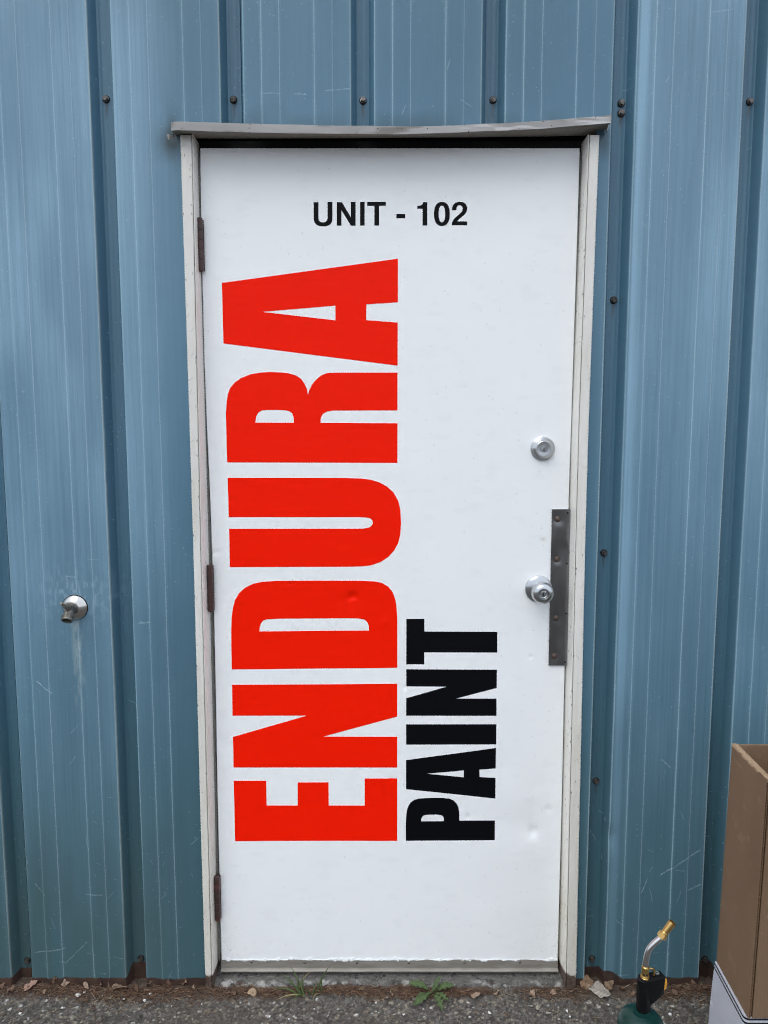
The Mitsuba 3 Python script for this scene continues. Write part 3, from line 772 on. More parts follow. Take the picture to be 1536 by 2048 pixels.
BOLTS = [(.4373, 1.2627), (.4380, 1.1607), (.4394, 1.0079), (.4381, .9081)]
lg = obj('latch_guard', guard(), 'plate_steel', DOOR, smooth=40, label='dark steel latch guard plate beside the knob')
for qx, qz in BOLTS:
    obj('bolt', lathe([(0, 0), (.0078, 0), (.0078, .0012), (.0066, .0036), (.0042, .0050), (0, .0055)], [qx, .0272, qz], [0.02, -1, 0.03], 24), 'rusty_bolt', lg)
for qx, qz in [(.4614, 1.2779), (.463, 1.1491), (.4653, 1.0197), (.4655, .8922)]:
    obj('screw_hole', lathe([(0, 0), (.0024, 0), (.0024, .0010), (0, .0010)], [qx, .0258, qz], [0, -1, 0], 14), 'dark_gap', lg)
obj('bent_edge', tube([[.4735, .026, 1.125], [.4755, .0245, 1.122], [.4758, .0245, 1.05], [.4738, .026, 1.045]], .0014, 8), 'plate_steel', lg)

# bottom sweep
rows = []
for x in np.linspace(-.4390, .4688, 160):
    w = 0.0006 * pnoise(x, 5, 14, 1, 81, 2)
    rows.append([[x, .0293, .0655], [x, .0280 + w, .0650], [x, .0278 + w, .0415], [x, .0225 + w, .0400], [x, .0200 + w, .0382], [x, .0205 + w, .0350], [x, .0250, .0335], [x, .0300, .0330], [x, .060, .0330], [x, .060, .0560], [x, .0293, .0560]])
sw = obj('bottom_sweep', sweep(rows), 'sweep_metal', DOOR, smooth=25, label='dull metal strip along the foot of the door')
for qx, qz in [(-.357, .0590), (-.2142, .0580), (-.0728, .0570), (.0674, .0570), (.2169, .0570), (.3665, .0585)]:
    obj('screw', lathe([(0, 0), (.0034, 0), (.0034, .0008), (.0022, .0022), (0, .0026)], [qx, .0282, qz], [0, -1, 0], 16), 'screw_zinc', sw)
# flakes of old paint standing off along the lower edge
fl = []
for k in range(85):
    r3 = np.random.default_rng(500 + k)
    c = np.array([r3.choice([r3.uniform(-.43, .46), r3.uniform(-.14, .10)]), .0278, .0655 + r3.uniform(-.003, .0045)])
    s_ = r3.uniform(.0014, .0040)
    b = trimesh.creation.icosphere(subdivisions=1, radius=1)
    b.vertices = b.vertices * [s_ * 1.4, .0009, s_ * .7] * (0.75 + .5 * r3.random((len(b.vertices), 1)))
    b.apply_translation(c)
    fl.append(b)
obj('paint_flakes', cat_(fl), 'door_white', sw, smooth=False, kind='stuff')

# ------------------------------------------------------------------ concrete sill
def sill():
    xs, us = np.linspace(-.452, .484, 330), np.linspace(0, 1, 64)
    X, Uu = np.meshgrid(xs, us, indexing='ij')
    # from behind the door, over the top, down the broken front edge
    py = np.interp(Uu, [0, .30, .62, .72, .86, 1], [.090, .050, .012, .003, -.005, -.009])
    pz = np.interp(Uu, [0, .30, .62, .72, .86, 1], [.0280, .0275, .0215, .0175, .0070, -.012])
    rough = sstep(.45, .62, Uu)
    py = py + rough * 0.011 * pnoise(X, Uu, 24, 3, 91) + rough * 0.005 * pnoise(X, Uu, 150, 14, 92)
    pz = pz + rough * 0.010 * pnoise(X, Uu, 40, 5, 93) * (Uu < .95) + 0.0022 * pnoise(X, Uu, 220, 30, 94) * (Uu < .97)
    for hx, hu, hr in [(-.385, .70, .008), (.04, .74, .010), (.29, .70, .009), (-.12, .72, .006)]:
        d2 = ((X - hx) / hr) ** 2 + ((Uu - hu) / .07) ** 2
        pz = pz - .009 * np.exp(-d2)
        py = py + .006 * np.exp(-d2)
    m = grid_mesh(np.stack([X, py, pz], -1))
    return m


obj('door_sill', sill(), 'concrete', smooth=True, label='rough broken concrete sill under the white door', cat='sill')

# ------------------------------------------------------------------ litter: needles, leaves, chips
def needles(n):
    """all the needles at once: each a bent three-sided spike of four rings"""
    pal = np.array([[.140, .078, .050], [.105, .060, .042], [.185, .115, .075], [.070, .045, .035], [.27, .19, .125]])
    x = rng.uniform(-1.25, 1.25, n)
    at_sill = (x > -.45) & (x < .49)
    wide = .35 + 1.5 * meshkit.fbm(np.stack([x * 7, x * 0 + 5, x * 0], -1), 3, 37)
    y = np.where(at_sill, -.018 + rng.normal(size=n) * .0080 * wide, -.008 - abs(rng.normal(size=n)) * .017 * wide + .012 * (rng.random(n) < .18))
    y = y - (rng.random(n) < .05) * abs(rng.normal(size=n)) * .07
    keep = rng.random(n) < -.35 + 2.3 * meshkit.fbm(np.stack([x * 6, y * 6, x * 0 + 2], -1), 2, 33)
    x, y = x[keep], y[keep]
    n = len(x)
    L, w = rng.uniform(.010, .030, n), rng.uniform(.00035, .0008, n)
    a, tilt = rng.uniform(0, 2 * np.pi, n), rng.normal(size=n) * .25
    a = np.where(rng.random(n) < .5, rng.normal(size=n) * .5 + np.pi * (rng.random(n) < .5), a)
    g = ground_height(x, y)
    z = g + .0015 + abs(rng.normal(size=n)) * np.where((y > -.06) & (y < .03), .0030, .0008)
    d = np.stack([np.cos(a) * np.cos(tilt), np.sin(a) * np.cos(tilt), np.sin(tilt)], -1)
    s_ = np.stack([-np.sin(a), np.cos(a), 0 * a], -1)
    up = np.cross(d, s_)
    bend = rng.normal(size=n) * .15
    V = []
    for t in (-.5, -.15, .2, .5):
        c = np.stack([x, y, z], -1) + d * (t * L)[:, None] + s_ * (bend * L * t * t)[:, None]
        c[:, 2] = np.maximum(c[:, 2], g + .0005)
        ww = w * (.45 if abs(t) > .4 else 1.0)
        for q in range(3):
            V.append(c + (s_ * math.cos(q * 2.0944) + up * math.sin(q * 2.0944)) * ww[:, None])
    V = np.stack(V, 1)
    F = []
    for i in range(3):
        for j in range(3):
            A, B = i * 3 + j, i * 3 + (j + 1) % 3
            F += [[A, B, B + 3], [A, B + 3, A + 3]]
    F += [[0, 2, 1], [9, 10, 11]]
    F = (np.array(F)[None] + 12 * np.arange(n)[:, None, None]).reshape(-1, 3)
    col = pal[rng.choice(5, n, p=[.26, .24, .22, .14, .14])] * rng.uniform(.7, 1.25, (n, 1))
    return trimesh.Trimesh(V.reshape(-1, 3), F, process=False), np.repeat(col, 12, 0)


nm, nc = needles(9500)
obj('pine_needles', nm, 'litter', smooth=True, color=nc, kind='stuff', label='reddish brown pine needles and plant crumbs heaped along the foot of the wall', cat='pine needles')


def blade_leaf(w_of, L, curl, fold, twist, n=16, m=7, th=.0004):
    """leaf along +x: w_of(s, side) gives the half width; returns vertices for a thin closed solid"""
    s = np.linspace(0, 1, n)
    t = np.linspace(-1, 1, m)
    S, Tt = np.meshgrid(s, t, indexing='ij')
    W = np.vectorize(lambda a, b: w_of(a, 1 if b >= 0 else -1))(S, Tt)
    X, Yy = S * L, Tt * W
    Z = curl * L * S * S + fold * abs(Yy) + twist * Yy * S * 3
    top = np.stack([X, Yy, Z], -1)
    g1, g2 = grid_mesh(top), grid_mesh(top - [0, 0, th])
    g2.invert()
    v = np.vstack([g1.vertices, g2.vertices])
    f = [*g1.faces.tolist(), *(g2.faces + n * m).tolist()]
    rim = [i * m for i in range(n)] + [(n - 1) * m + j for j in range(1, m)] + [i * m + m - 1 for i in range(n - 2, -1, -1)] + [j for j in range(m - 2, 0, -1)]
    for a, b in zip(rim, rim[1:] + rim[:1]):
        f += [[a, b, b + n * m], [a, b + n * m, a + n * m]]
    return trimesh.Trimesh(v, f, process=False), np.concatenate([S.ravel(), S.ravel()]), np.concatenate([Tt.ravel(), Tt.ravel()])


def rot(rx, ry, rz):
    return trimesh.transformations.euler_matrix(rx, ry, rz, 'sxyz')


def dry_leaf(name, at, L, wd, curl, fold, ang, tilt, roll, col, seed, label, group=None, cat='leaf'):
    r4 = np.random.default_rng(seed)
    ph = r4.uniform(0, 6, 4)

    def w_of(s, side):
        return wd * (max(0.02, math.sin(math.pi * min(1, max(0, s)) ** .8)) ** .7) * (1 + .18 * math.sin(9 * s + ph[0] + side) + .10 * math.sin(23 * s + ph[1] * side))
    m, S, Tt = blade_leaf(w_of, L, curl, fold, r4.normal() * .5, 18, 9)
    v = m.vertices
    v[:, 2] += .0016 * np.sin(v[:, 0] * 420 + ph[2]) + .0012 * np.sin(v[:, 1] * 600 + ph[3])
    m.apply_translation([-L / 2, 0, 0])
    m.apply_transform(rot(roll, tilt, ang))
    m.apply_translation([at[0], at[1], at[2] - m.vertices[:, 2].min()])
    vein = 1 - .25 * np.exp(-(Tt / .12) ** 2) + .12 * np.sin(S * 40 + 5 * abs(Tt))
    c = np.array(col)[None] * vein[:, None] * r4.uniform(.8, 1.15, (len(S), 1))
    obj(name, m, 'leaf_dry', smooth=True, color=c, label=label, cat=cat, group=group)


def gz(x, y):
    return float(ground_height(np.array([x]), np.array([y]))[0])


dry_leaf('bark_curl', (.5650, -.030, gz(.565, -.03) + .001), .060, .0125, .10, .45, -.55, .06, .5, (.34, .31, .27), 1, 'pale grey-tan curl of dry bark on the asphalt right of the door frame', cat='bark')
dry_leaf('dry_leaf', (-.347, -.030, .006), .024, .0052, -.15, .3, .15, .0, .0, (.34, .25, .165), 2, 'pale tan dry leaf before the left half of the concrete sill')
dry_leaf('dry_leaf', (-.935, -.010, .012), .038, .012, .25, .6, .5, -.2, .3, (.30, .19, .15), 3, 'pinkish brown curled leaf in the litter at the far left')
dry_leaf('dry_leaf', (-.700, -.010, .012), .045, .009, .2, .5, -.1, .05, .5, (.22, .16, .115), 4, 'long dull brown leaf under the wall panel below the tap')
dry_leaf('dry_leaf', (.705, -.020, .008), .046, .011, .3, .7, .35, -.1, .4, (.30, .235, .18), 5, 'pale brown curled leaf in the litter right of the gas torch')
dry_leaf('dry_leaf', (.535, -.004, .008), .040, .012, .35, .7, 1.3, -.9, .3, (.21, .135, .085), 6, 'brown leaf standing on edge at the foot of the right casing')
dry_leaf('dry_leaf', (.600, -.012, .010), .032, .012, .3, .6, .2, -.7, .4, (.23, .16, .11), 7, 'brown leaf leaning on the wall above the bark curl')
for k, (x, y) in enumerate([(-1.02, -.01), (-.985, -.02), (-.875, -.006), (-.845, .0), (-.79, -.012), (-.755, -.004), (-.655, -.02), (-.625, .0), (-.575, -.012), (-.53, -.006), (-.50, -.022), (-.395, -.028), (-.28, -.030), (-.12, -.029), (.02, -.028), (.24, -.033), (.30, -.027), (.39, -.031), (.45, -.024),
                          (.50, -.025), (.63, -.02), (.655, -.03), (.67, -.008), (.74, -.012), (.765, -.03), (.79, -.015), (.82, -.005), (.85, -.02), (-.72, -.028), (-.90, -.026)]):
    r5 = np.random.default_rng(900 + k)
    base = np.array([[.19, .12, .08], [.25, .18, .125], [.14, .085, .06], [.28, .20, .15]][r5.integers(4)])
    dry_leaf('leaf_scrap', (x, y, gz(x, y) + .002 + .004 * r5.random()), r5.uniform(.014, .030), r5.uniform(.004, .0085), r5.normal() * .3, r5.uniform(.1, .8), r5.uniform(-1.2, 1.2), r5.normal() * .35, r5.normal() * .5, base, 950 + k,
             *(('small crumpled brown leaf scrap under the blue panels left of the door', 'leaf scraps left of the door') if x < -.46 else ('small brown leaf scrap lying before the concrete sill of the door', 'leaf scraps before the sill') if x < .48 else
               ('small brown leaf scrap in the litter between the door frame and the boxes', 'leaf scraps right of the door')))


def pebble(x, y, r, mat, seed, label, group=None, flat=.6, lift=.0):
    r6 = np.random.default_rng(seed)
    pts = r6.normal(size=(16, 3))
    pts /= np.linalg.norm(pts, axis=1, keepdims=True)
    m = trimesh.Trimesh(pts * r6.uniform(.75, 1, (16, 1)) * [r * r6.uniform(.9, 1.5), r, r * flat]).convex_hull
    m.apply_transform(rot(0, 0, r6.uniform(0, 3)))
    m.apply_translation([x, y, gz(x, y) + r * flat * .55 + .002 + lift])
    obj('pebble', m, mat, smooth=False, label=label, cat='pebble', group=group)


pebble(-.803, -.030, .0080, 'stone_white', 1, 'largest white chip on the asphalt, left below the tap', flat=.4)
pebble(-.790, -.022, .0055, 'stone_white', 2, 'white chip touching the largest white chip on its right', flat=.5)
pebble(-.626, -.042, .0052, 'stone_white', 3, 'bright white chip below the second wall channel from the left')
pebble(.3962, -.0675, .0085, 'stone_tan', 4, 'tan angular stone on the asphalt right of the green weed')
pebble(.381, -.060, .0055, 'stone_tan', 5, 'small tan stone just left of the angular tan stone')
for k, (x, y) in enumerate([(-.738, -.033), (-.680, -.040), (-.616, -.024), (-.9824, -.054), (-.93, -.088), (-.18, -.071), (-.264, -.054), (-.241, -.104), (-.29, -.096), (.009, -.034), (-.021, -.05), (.473, -.096), (.4185, -.084), (.582, -.057), (.731, -.088), (.75, -.09), (.47, -.078),
                          (-.83, -.07), (-.55, -.06), (.27, -.085), (.05, -.09), (-.42, -.075)]):
    pebble(x, y, np.random.default_rng(60 + k).uniform(.0026, .0050), 'stone_white' if k % 3 else 'stone_tan', 70 + k, *(('small pale stone chip loose on the asphalt left of the door', 'stone chips left of the door') if x < -.46 else ('small pale stone chip loose on the asphalt in front of the door', 'stone chips in front of the door') if x < .49 else
             ('small pale stone chip on the asphalt beside the gas torch', 'stone chips beside the gas torch')))

# ------------------------------------------------------------------ grass tuft and weed
GR = thing('grass_tuft', 'thin green grass tuft growing before the left half of the door sill', 'grass')
tips = [(-.268, -.050, .072), (-.247, -.030, .078), (-.255, -.05, .045), (-.285, -.052, .030), (-.225, -.045, .060), (-.205, -.06, .030), (-.175, -.04, .040), (-.142, -.042, .088), (-.165, -.045, .060), (-.195, -.035, .065), (-.24, -.075, .012), (-.185, -.075, .015), (-.28, -.07, .014), (-.215, -.04, .05)]
for k, tp in enumerate(tips):
    r7 = np.random.default_rng(300 + k)
    base = np.array([-.213 + r7.normal() * .012 + (.035 if tp[0] > -.19 else 0), -.027 + r7.normal() * .003, .004])
    tp = np.array(tp) + [0, .016, 0]
    mid = (base + tp) / 2 + np.array([0, 0, .014 + .01 * r7.random()])
    tt = np.linspace(0, 1, 12)[:, None]
    P = (1 - tt) ** 2 * base + 2 * tt * (1 - tt) * mid + tt ** 2 * tp
    w = .0021 * (1 - tt[:, 0] ** 2.2) + .0002
    side = np.array([0.5, -.8, .3]) if k % 2 else np.array([.3, -.9, .1])
    side = np.cross(np.gradient(P, axis=0), np.array([r7.normal() * .4, -1, .5]))
    side /= np.linalg.norm(side, axis=1, keepdims=True)
    nrm = np.cross(side, np.gradient(P, axis=0))
    nrm /= np.linalg.norm(nrm, axis=1, keepdims=True)
    rings = [[P[i] - side[i] * w[i], P[i] + nrm[i] * w[i] * .35, P[i] + side[i] * w[i], P[i] - nrm[i] * w[i] * .45] for i in range(len(P))]
    m = sweep(rings)
    dry = k in (9, 11, 12)
    c = np.array([.24, .21, .11] if dry else [.075, .110, .042]) * r7.uniform(.8, 1.3)
    obj('blade', m, 'leaf_green', GR, smooth=True, color=np.tile(c, (len(m.vertices), 1)))

WD = thing('weed', 'low green weed with lobed leaves growing before the middle of the door sill', 'weed')


def weed_leaf(base, tip, wd, lobes, seed, lift):
    r8 = np.random.default_rng(seed)
    base, tip = np.array(base), np.array(tip)
    L = np.linalg.norm(tip - base)

    def w_of(s, side):
        if s < .22:
            return wd * .10 + wd * .5 * max(0, (s - .12)) / .10 * .3
        q = (s - .22) / .78
        return wd * (math.sin(math.pi * (q * .93 + .05)) ** .7) * (1 - (.10 + lobes * .55) * (0.5 + .5 * math.sin(31 * s + side * .9)) - .10 * r8.uniform(0, 1))
    m, S, Tt = blade_leaf(w_of, L, 0, .22, r8.normal() * .25, 30, 9, .0005)
    v = m.vertices
    v[:, 2] += lift * np.sin(np.pi * S) * L + .0010 * np.sin(S * 30) * abs(Tt)
    d = (tip - base) / L
    a = math.atan2(d[1], d[0])
    m.apply_transform(rot(0, -math.asin(d[2]), 0))
    m.apply_transform(rot(0, 0, a))
    m.apply_translation(base)
    c = np.array([.060, .092, .036])[None] * (.75 + .5 * meshkit.noise(np.array(m.vertices) * 160, seed))[:, None]
    mid = np.exp(-(Tt / .10) ** 2)[:, None]
    c = c * (1 - .5 * mid) + np.array([.11, .145, .07]) * .5 * mid
    obj('leaf', m, 'leaf_green', WD, smooth=True, color=c)


WY = .017
wb = (.128, -.040 + WY, .006)
for k, (tp, wd, lb, lf) in enumerate([((.066, -.030, .030), .0100, .35, .16), ((.078, -.085, .012), .0115, .3, .14), ((.150, -.020, .042), .0085, .9, .1), ((.185, -.032, .026), .0105, .5, .14), ((.150, -.100, .010), .0115, .8, .16),
                                      ((.168, -.072, .012), .0095, .9, .16), ((.142, -.036, .030), .0070, .9, .2), ((.110, -.058, .016), .0070, .5, .2)]):
    weed_leaf(wb, (tp[0], tp[1] + WY, tp[2]), wd, lb, 400 + k, lf)

# ------------------------------------------------------------------ wall tap
TAP = thing('wall_tap', 'old outdoor tap without a handle on a round chrome flange', 'tap')
tx, tz = -.7760, 1.0425
obj('flange', lathe([(0, 0), (.0300, 0), (.0310, .0012), (.0297, .0030), (.0270, .0056), (.0215, .0098), (.0165, .0122), (.0125, .0135), (0, .0135)], [tx, -.0040, tz], [0, -1, 0], 48), 'flange_chrome', TAP)
obj('gasket', lathe([(0, 0), (.0322, 0), (.0327, .0020), (.0315, .0040), (0, .0040)], [tx, -.0005, tz], [0, -1, 0], 48), 'washer_rubber', TAP)
ax = np.array([0, -.915, .404])
P0 = np.array([tx, -.010, tz - .003])
body = cat_([lathe([(0, 0), (.0115, 0), (.0112, .010), (.0124, .016), (.0130, .024), (.0122, .032), (.0108, .035), (0, .035)], P0, ax, 32)])
obj('body', body, 'tap_metal', TAP)
P1 = P0 + ax * .035
obj('packing_nut', cat_([prism(6, .0104, .009, P1, ax, .3), lathe([(0, .009), (.0082, .009), (.0080, .015), (.0058, .017), (0, .017)], P1, ax, 24)]), 'tap_metal', TAP, smooth=25)
P2 = P1 + ax * .017
prof = [(0, 0), (.0062, 0)]
for k in range(5):
    h = .001 + k * .0044
    r = .0058 - .0006 * k
    prof += [(r, h), (r, h + .0022), (r - .0013, h + .0026), (r - .0013, h + .0044)]
prof += [(.0028, .0235), (.0028, .0290), (0, .0290)]
obj('stem', lathe(prof, P2, ax, 20), 'tap_metal', TAP)
ao = np.array([0, -.66, -.75])
ao /= np.linalg.norm(ao)
Q0 = P0 + ax * .023
obj('outlet', cat_([lathe([(0, 0), (.0115, 0), (.0115, .020), (.0135, .0215), (.0142, .024), (.0142, .034), (.0134, .0362), (.0108, .0362), (.0104, .034), (.0104, .012), (0, .012)], Q0, ao, 36)] +
                   [lathe([(.0139, h), (.0150, h + .0008), (.0139, h + .0016)], Q0, ao, 36) for h in (.0245, .0275, .0305)]), 'tap_metal', TAP)
obj('outlet_shade_disc', lathe([(0, 0), (.0104, 0), (.0104, .001), (0, .001)], Q0 + ao * .013, ao, 24), 'dark_gap', TAP)  # near-black disc standing for the shade inside the open outlet

# ------------------------------------------------------------------ gas torch
TOR = thing('gas_torch', 'gas torch with brass nozzle and black handle on a green gas bottle', 'torch')
gx, gy = .5578, -.36
obj('gas_bottle', lathe([(0, -.006), (.040, -.006), (.046, -.003), (.049, .006), (.049, .198), (.0482, .207), (.0455, .2155), (.040, .2225), (.032, .2280), (.024, .2310), (.0185, .2330), (.0175, .2400), (0, .2400)], [gx, gy, 0], [0, 0, 1], 72), 'tank_green', TOR)


def dome_arc(r, a0, a1, w, n=24):
    """a printed arc lying on the bottle's shoulder"""
    pr = np.array([[.049, .198], [.0482, .207], [.0455, .2155], [.040, .2225], [.032, .2280], [.024, .2310]])
    zz = lambda q: np.interp(q, pr[::-1, 0], pr[::-1, 1])
    out = []
    for a in np.linspace(a0, a1, n):
        cx_, cy_ = gx - .0045, gy - .0395
        row = []
        for q in (r - w, r + w):
            px, py = cx_ + q * math.cos(a), cy_ + q * .62 * math.sin(a)
            row.append([px, py, zz(math.hypot(px - gx, py - gy)) + .0007])
        out.append(row)
    return grid_mesh(np.array(out))


obj('printed_mark', cat_([dome_arc(.0085, .2, 2.9, .0006), dome_arc(.0062, .2, 2.9, .0006)]), 'tank_print', TOR, smooth=True)
YAW = math.radians(14)
ca, sa = math.cos(YAW), math.sin(YAW)


def loc(s, t, z):
    """torch frame: s towards the trigger, t across"""
    return [gx + .0025 + s * ca - t * sa, gy + s * sa + t * ca, z]


def hl(pts):
    return hull([(*loc(s, t, z), r) for s, t, z, r in pts], 24)


h = .0085
headp = hl([(-.006, -h, .3105, .003), (-.006, h, .3105, .003), (.044, -.008, .3105, .003), (.044, .008, .3105, .003), (-.0120, 0, .3105, .003), (-.002, -.004, .286, .0100), (-.002, .004, .286, .0100),
            (.042, -.008, .284, .003), (.042, .008, .284, .003), (.038, -.007, .270, .003), (.038, .007, .270, .003), (.018, -h, .262, .004), (.018, h, .262, .004)])
grip = hl([(-.002, -.0040, .290, .0105), (-.002, .0040, .290, .0105), (.008, 0, .278, .0115), (-.002, -.0020, .222, .0120), (.0045, .0010, .222, .0118), (.0015, 0, .208, .0140)])
web = hl([(.006, -.008, .252, .004), (.006, .008, .252, .004), (.030, -.007, .270, .003), (.030, .007, .270, .003), (.012, -.008, .280, .003), (.012, .008, .280, .003)])
spur = hl([(.038, -.006, .272, .003), (.038, .006, .272, .003), (.047, -.005, .271, .0016), (.047, .005, .271, .0016), (.042, -.006, .282, .002), (.042, .006, .282, .002)])
body = headp + grip + web + spur
obj('handle', man(body.refine_to_length(.004)), 'black_plastic', TOR, smooth=32)
rimp = hl([(-.006, -h, .3135, .0022), (-.006, h, .3135, .0022), (.044, -.008, .3135, .0022), (.044, .008, .3135, .0022), (-.0115, 0, .3135, .0022)])
obj('top_plate', man(rimp), 'black_plastic', TOR, smooth=32)
trig = hl([(.049, 0, .3025, .004), (.0525, 0, .298, .0042), (.0535, 0, .290, .0042), (.051, 0, .280, .004), (.044, 0, .300, .004), (.044, 0, .280, .004)])
obj('trigger', man(trig), 'yellow_plastic', TOR, smooth=40)
obj('lock_button', lathe([(0, 0), (.0052, 0), (.0052, .0022), (.0040, .0032), (0, .0034)], loc(.023, -.001, .3155), [0, 0, 1], 20), 'black_plastic', TOR)
obj('valve_cap', lathe([(.0022, 0), (.0050, 0), (.0050, .0018), (.0040, .0026), (.0026, .0022), (.0022, .0008)], loc(.034, .003, .3155), [0, 0, 1], 20), 'grey_plastic', TOR)
CX = [gx + .0042, gy - .001]
obj('burner_collar', lathe([(0, 0), (.0090, 0), (.0092, .0015), (.0092, .0065), (.0083, .0075), (.0090, .0084), (.0090, .0104), (.0078, .0112), (.0076, .0275), (.0082, .0283), (.0082, .0307), (.0072, .0315), (0, .0315)], [CX[0], CX[1], .3095], [.03, 0, 1], 36), 'brass', TOR)
for a in (-2.2, -1.35, -.3):
    obj('air_hole', prism(12, .0021, .001, [CX[0] + .0004 + .0072 * math.cos(a), CX[1] + .0072 * math.sin(a), .3255], [math.cos(a), math.sin(a), 0]), 'dark_gap', TOR, smooth=False)
def bez(pts, n):
    from scipy.special import comb
    pts = np.array(pts, float)
    t = np.linspace(0, 1, n)[:, None]
    k = len(pts) - 1
    return sum(comb(k, i) * (1 - t) ** (k - i) * t ** i * pts[i] for i in range(k + 1))
tp = np.vstack([bez([[.5735, gy, .335], [.5745, gy, .352], [.5755, gy, .362]], 6)[:-1] - [.0110, 0, 0], bez([[.5650, gy, .362], [.5665, gy, .380], [.5745, gy, .3895], [.5860, gy, .4000]], 18)[:-1], bez([[.5860, gy, .4000], [.5960, gy, .4090], [.6010, gy, .4140]], 5)])
obj('burner_tube', tube(tp, .0065, 24), 'tube_steel', TOR, smooth=40)
nd = np.array([.0252, 0, .0367])
nd /= np.linalg.norm(nd)
N0 = np.array([.5935, gy, .4072])
obj('nozzle', cat_([prism(6, .0098, .0110, N0, nd, .4), lathe([(0, .011), (.0078, .011), (.0080, .0135), (.0072, .0150), (.0082, .036), (.0080, .0415), (.0072, .0422), (.0060, .0415), (.0058, .020), (0, .020)], N0, nd, 32)]), 'brass', TOR, smooth=25)
obj('bypass_tube', tube(bez([[CX[0] + .007, gy, .3352], [CX[0] + .022, gy, .3362], [CX[0] + .0215, gy + .001, .331], [CX[0] + .0205, gy + .002, .315]], 16), .0022, 12), 'brass', TOR)

# ------------------------------------------------------------------ boxes
BW = 0.36
YB, YF = -.274, -.432
XB, XF = .7555, .7480           # back and front ends of the left side at the foot; the sides lean out a little towards the top


def lean(z):
    return .0085 * (z - .284) / .516


WC = thing('white_carton', 'white carton with two black border lines, under the brown cardboard box', 'box')


def carton_ring(z, grow, c):
    g = grow
    x0b, x0f = XB - .002 - g, XF - .003 - g
    x1 = x0b + BW + 2 * g
    pts = [[x0b, YB + .003 + g, z]]
    for a in np.linspace(0, np.pi / 2, 9):
        pts.append([x0f + c - c * math.cos(a), YF - .004 - g + c - c * math.sin(a), z])
    pts += [[x1 - c, YF - .004 - g, z], [x1, YF - .004 - g + c, z], [x1, YB + .003 + g, z]]
    return pts


rg = [carton_ring(z, .0016 * math.sin(math.pi * min(1, max(0, (CARTON_TOP - z) / CARTON_TOP))) * 2.2 + .003 * (1 - z / CARTON_TOP), .010) for z in np.linspace(-.004, CARTON_TOP - .0008, 26)]
rg.append(carton_ring(CARTON_TOP, -.0008, .010))
obj('shell', sweep(rg), 'white_card', WC, smooth=30)
sl = sweep([[[XB - .0078, YB + .004, z], [XB - .0078, YB - .012, z], [XB - .0046, YB - .012, z], [XB - .0046, YB + .004, z]] for z in np.linspace(-.004, .185, 8)])
obj('tucked_flap', sl, 'white_card', WC, smooth=20)

BC = thing('cardboard_box', 'tall brown corrugated cardboard box, open at the top, right of the gas torch', 'box')
Z0, Z1, TH = CARTON_TOP + .0012, .803, .0070


def side_panel(thick0, thick1, ztop, yb=None, yf=None, wave=0.0):
    """the left side: a slab from the back edge to the front edge"""
    yb, yf = YB if yb is None else yb, YF - .012 if yf is None else yf
    rings = []
    for z in np.linspace(Z0, ztop, 30):
        row_a, row_b = [], []
        for y in np.linspace(yb, yf, 12):
            t = (y - YB) / (YF - YB)
            x = XB + (XF - XB) * t + lean(z) * (1 - .0 * t) + .0022 * math.sin(math.pi * (z - Z0) / (Z1 - Z0)) * math.sin(math.pi * t) * -1 + wave * math.sin(30 * y)
            row_a.append([x + thick0, y, z])
            row_b.append([x + thick1, y, z])
        rings.append(row_a + row_b[::-1])
    return sweep(rings)


LS = obj('left_side', side_panel(0, .0012, Z1), 'cardboard', BC, smooth=30)
obj('inner_liner', side_panel(.0050, .0062, Z1 - .001, yf=YF - .010), 'cardboard', LS, smooth=30)
# fluting between the liners, seen on the cut edges at the corner and along the top
def flutes_vertical():
    """zig-zag board on the cut end by the corner: ribs across the thickness, stacked in z"""
    y0, y1 = YF - .0118, YF + .020
    rows = []
    n = int((Z1 - Z0) / .0016)
    for i in range(n + 1):
        z = Z0 + (Z1 - .001 - Z0) * i / n
        x = XF + lean(z) + (.0014 if i % 4 in (0, 1) else .0048)
        rows.append([[x, y0, z], [x, y1, z]])
    return grid_mesh(np.array(rows))


obj('fluting', flutes_vertical(), 'card_flute', LS, smooth=False)
obj('glue_tab', sweep([[[XF + .0014 + lean(z), YF + .0204, z], [XF + .0048 + lean(z), YF + .0204, z], [XF + .0048 + lean(z), YF + .024, z], [XF + .0014 + lean(z), YF + .024, z]] for z in (Z0, Z1 - .004)]), 'dark_gap', LS, smooth=False)


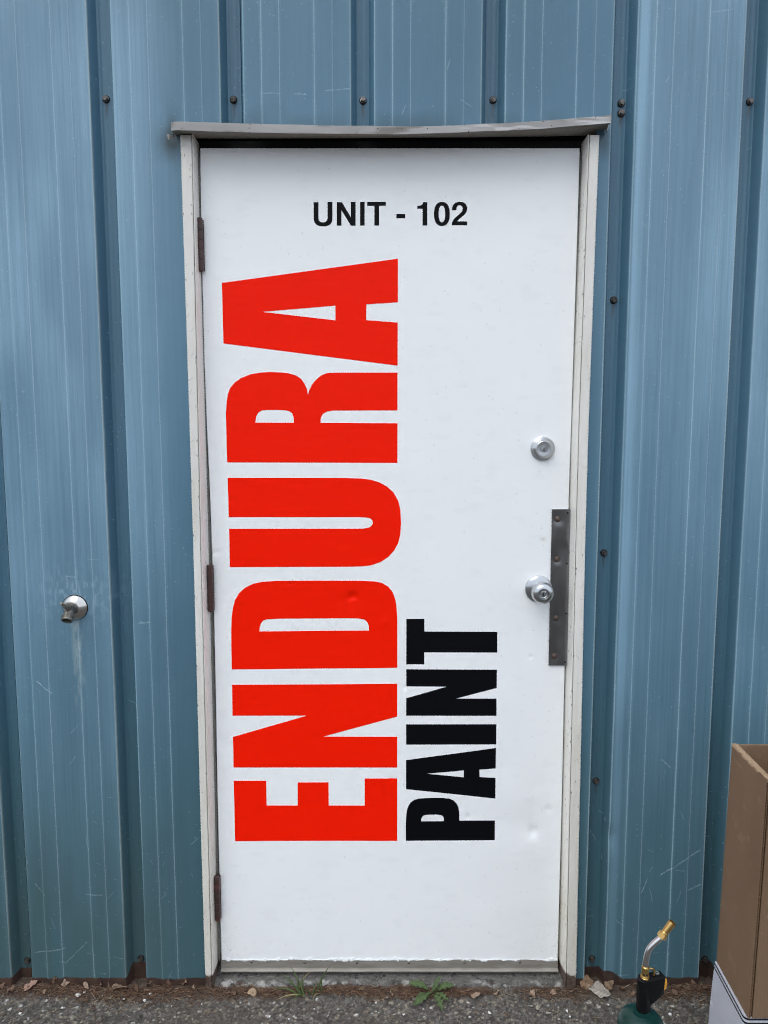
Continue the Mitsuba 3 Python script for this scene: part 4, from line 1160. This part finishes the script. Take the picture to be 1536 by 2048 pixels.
def ragged_edge(off, w, zt, seed):
    rings = []
    for i, y in enumerate(np.linspace(YB, YF - .011, 60)):
        t = (y - YB) / (YF - YB)
        x = XB + (XF - XB) * t + lean(Z1) + off + .0008 * pnoise(y, seed, 90, 1, seed)
        z = zt + .0022 * pnoise(y, seed, 130, 1, seed + 1)
        rings.append([[x, y, z - .006], [x + w, y, z - .006], [x + w, y, z], [x, y, z]])
    return sweep(rings)


obj('cut_edge', cat_([ragged_edge(-.0002, .0015, Z1 + .0010, 5), ragged_edge(.0018, .0012, Z1 - .0006, 6), ragged_edge(.0036, .0012, Z1, 7), ragged_edge(.0050, .0014, Z1 + .0008, 8)]), 'card_edge', LS, smooth=20)
# flap folded down inside the left side
fp = obj('inner_flap', side_panel(.0078, .0120, Z1 - .002, yb=YB - .004, yf=YF + .002), 'cardboard', BC, smooth=30)
obj('cut_edge', cat_([ragged_edge(.0078, .0014, Z1 - .0004, 15), ragged_edge(.0108, .0013, Z1 - .0002, 16)]), 'card_edge', fp, smooth=20)


def cross_panel(y0, y1, xs0, z1, name, n=10):
    rings = []
    for z in np.linspace(Z0, z1, 30):
        rings.append([[XB + xs0 + lean(z) + (XF - XB) * (y0 - YB) / (YF - YB), y0, z], [XB + BW - lean(z) * .5, y0, z], [XB + BW - lean(z) * .5, y1, z], [XB + xs0 + lean(z) + (XF - XB) * (y1 - YB) / (YF - YB), y1, z]])
    return sweep(rings)


FS = obj('front_side', cross_panel(YF - .010, YF - .003, .0095, Z1 - .003, 'front'), 'cardboard', BC, smooth=20)
obj('cut_edge', box(XF + .0105 + lean(Z1), XB + BW - .006, YF - .0098, YF - .0032, Z1 - .0045, Z1 - .0018), 'card_edge', FS, smooth=False)
BS = obj('back_side', cross_panel(YB - .0005, YB - .0070, .0124, Z1 - .001, 'back'), 'cardboard', BC, smooth=20)
obj('right_side', box(XB + BW - .010, XB + BW - .0035, YF - .0025, YB - .0072, Z0, Z1 - .002), 'cardboard', BC, smooth=False)
obj('bottom', box(XB + .014, XB + BW - .012, YF - .002, YB - .0075, Z0 + .001, Z0 + .006), 'cardboard', BC, smooth=False)
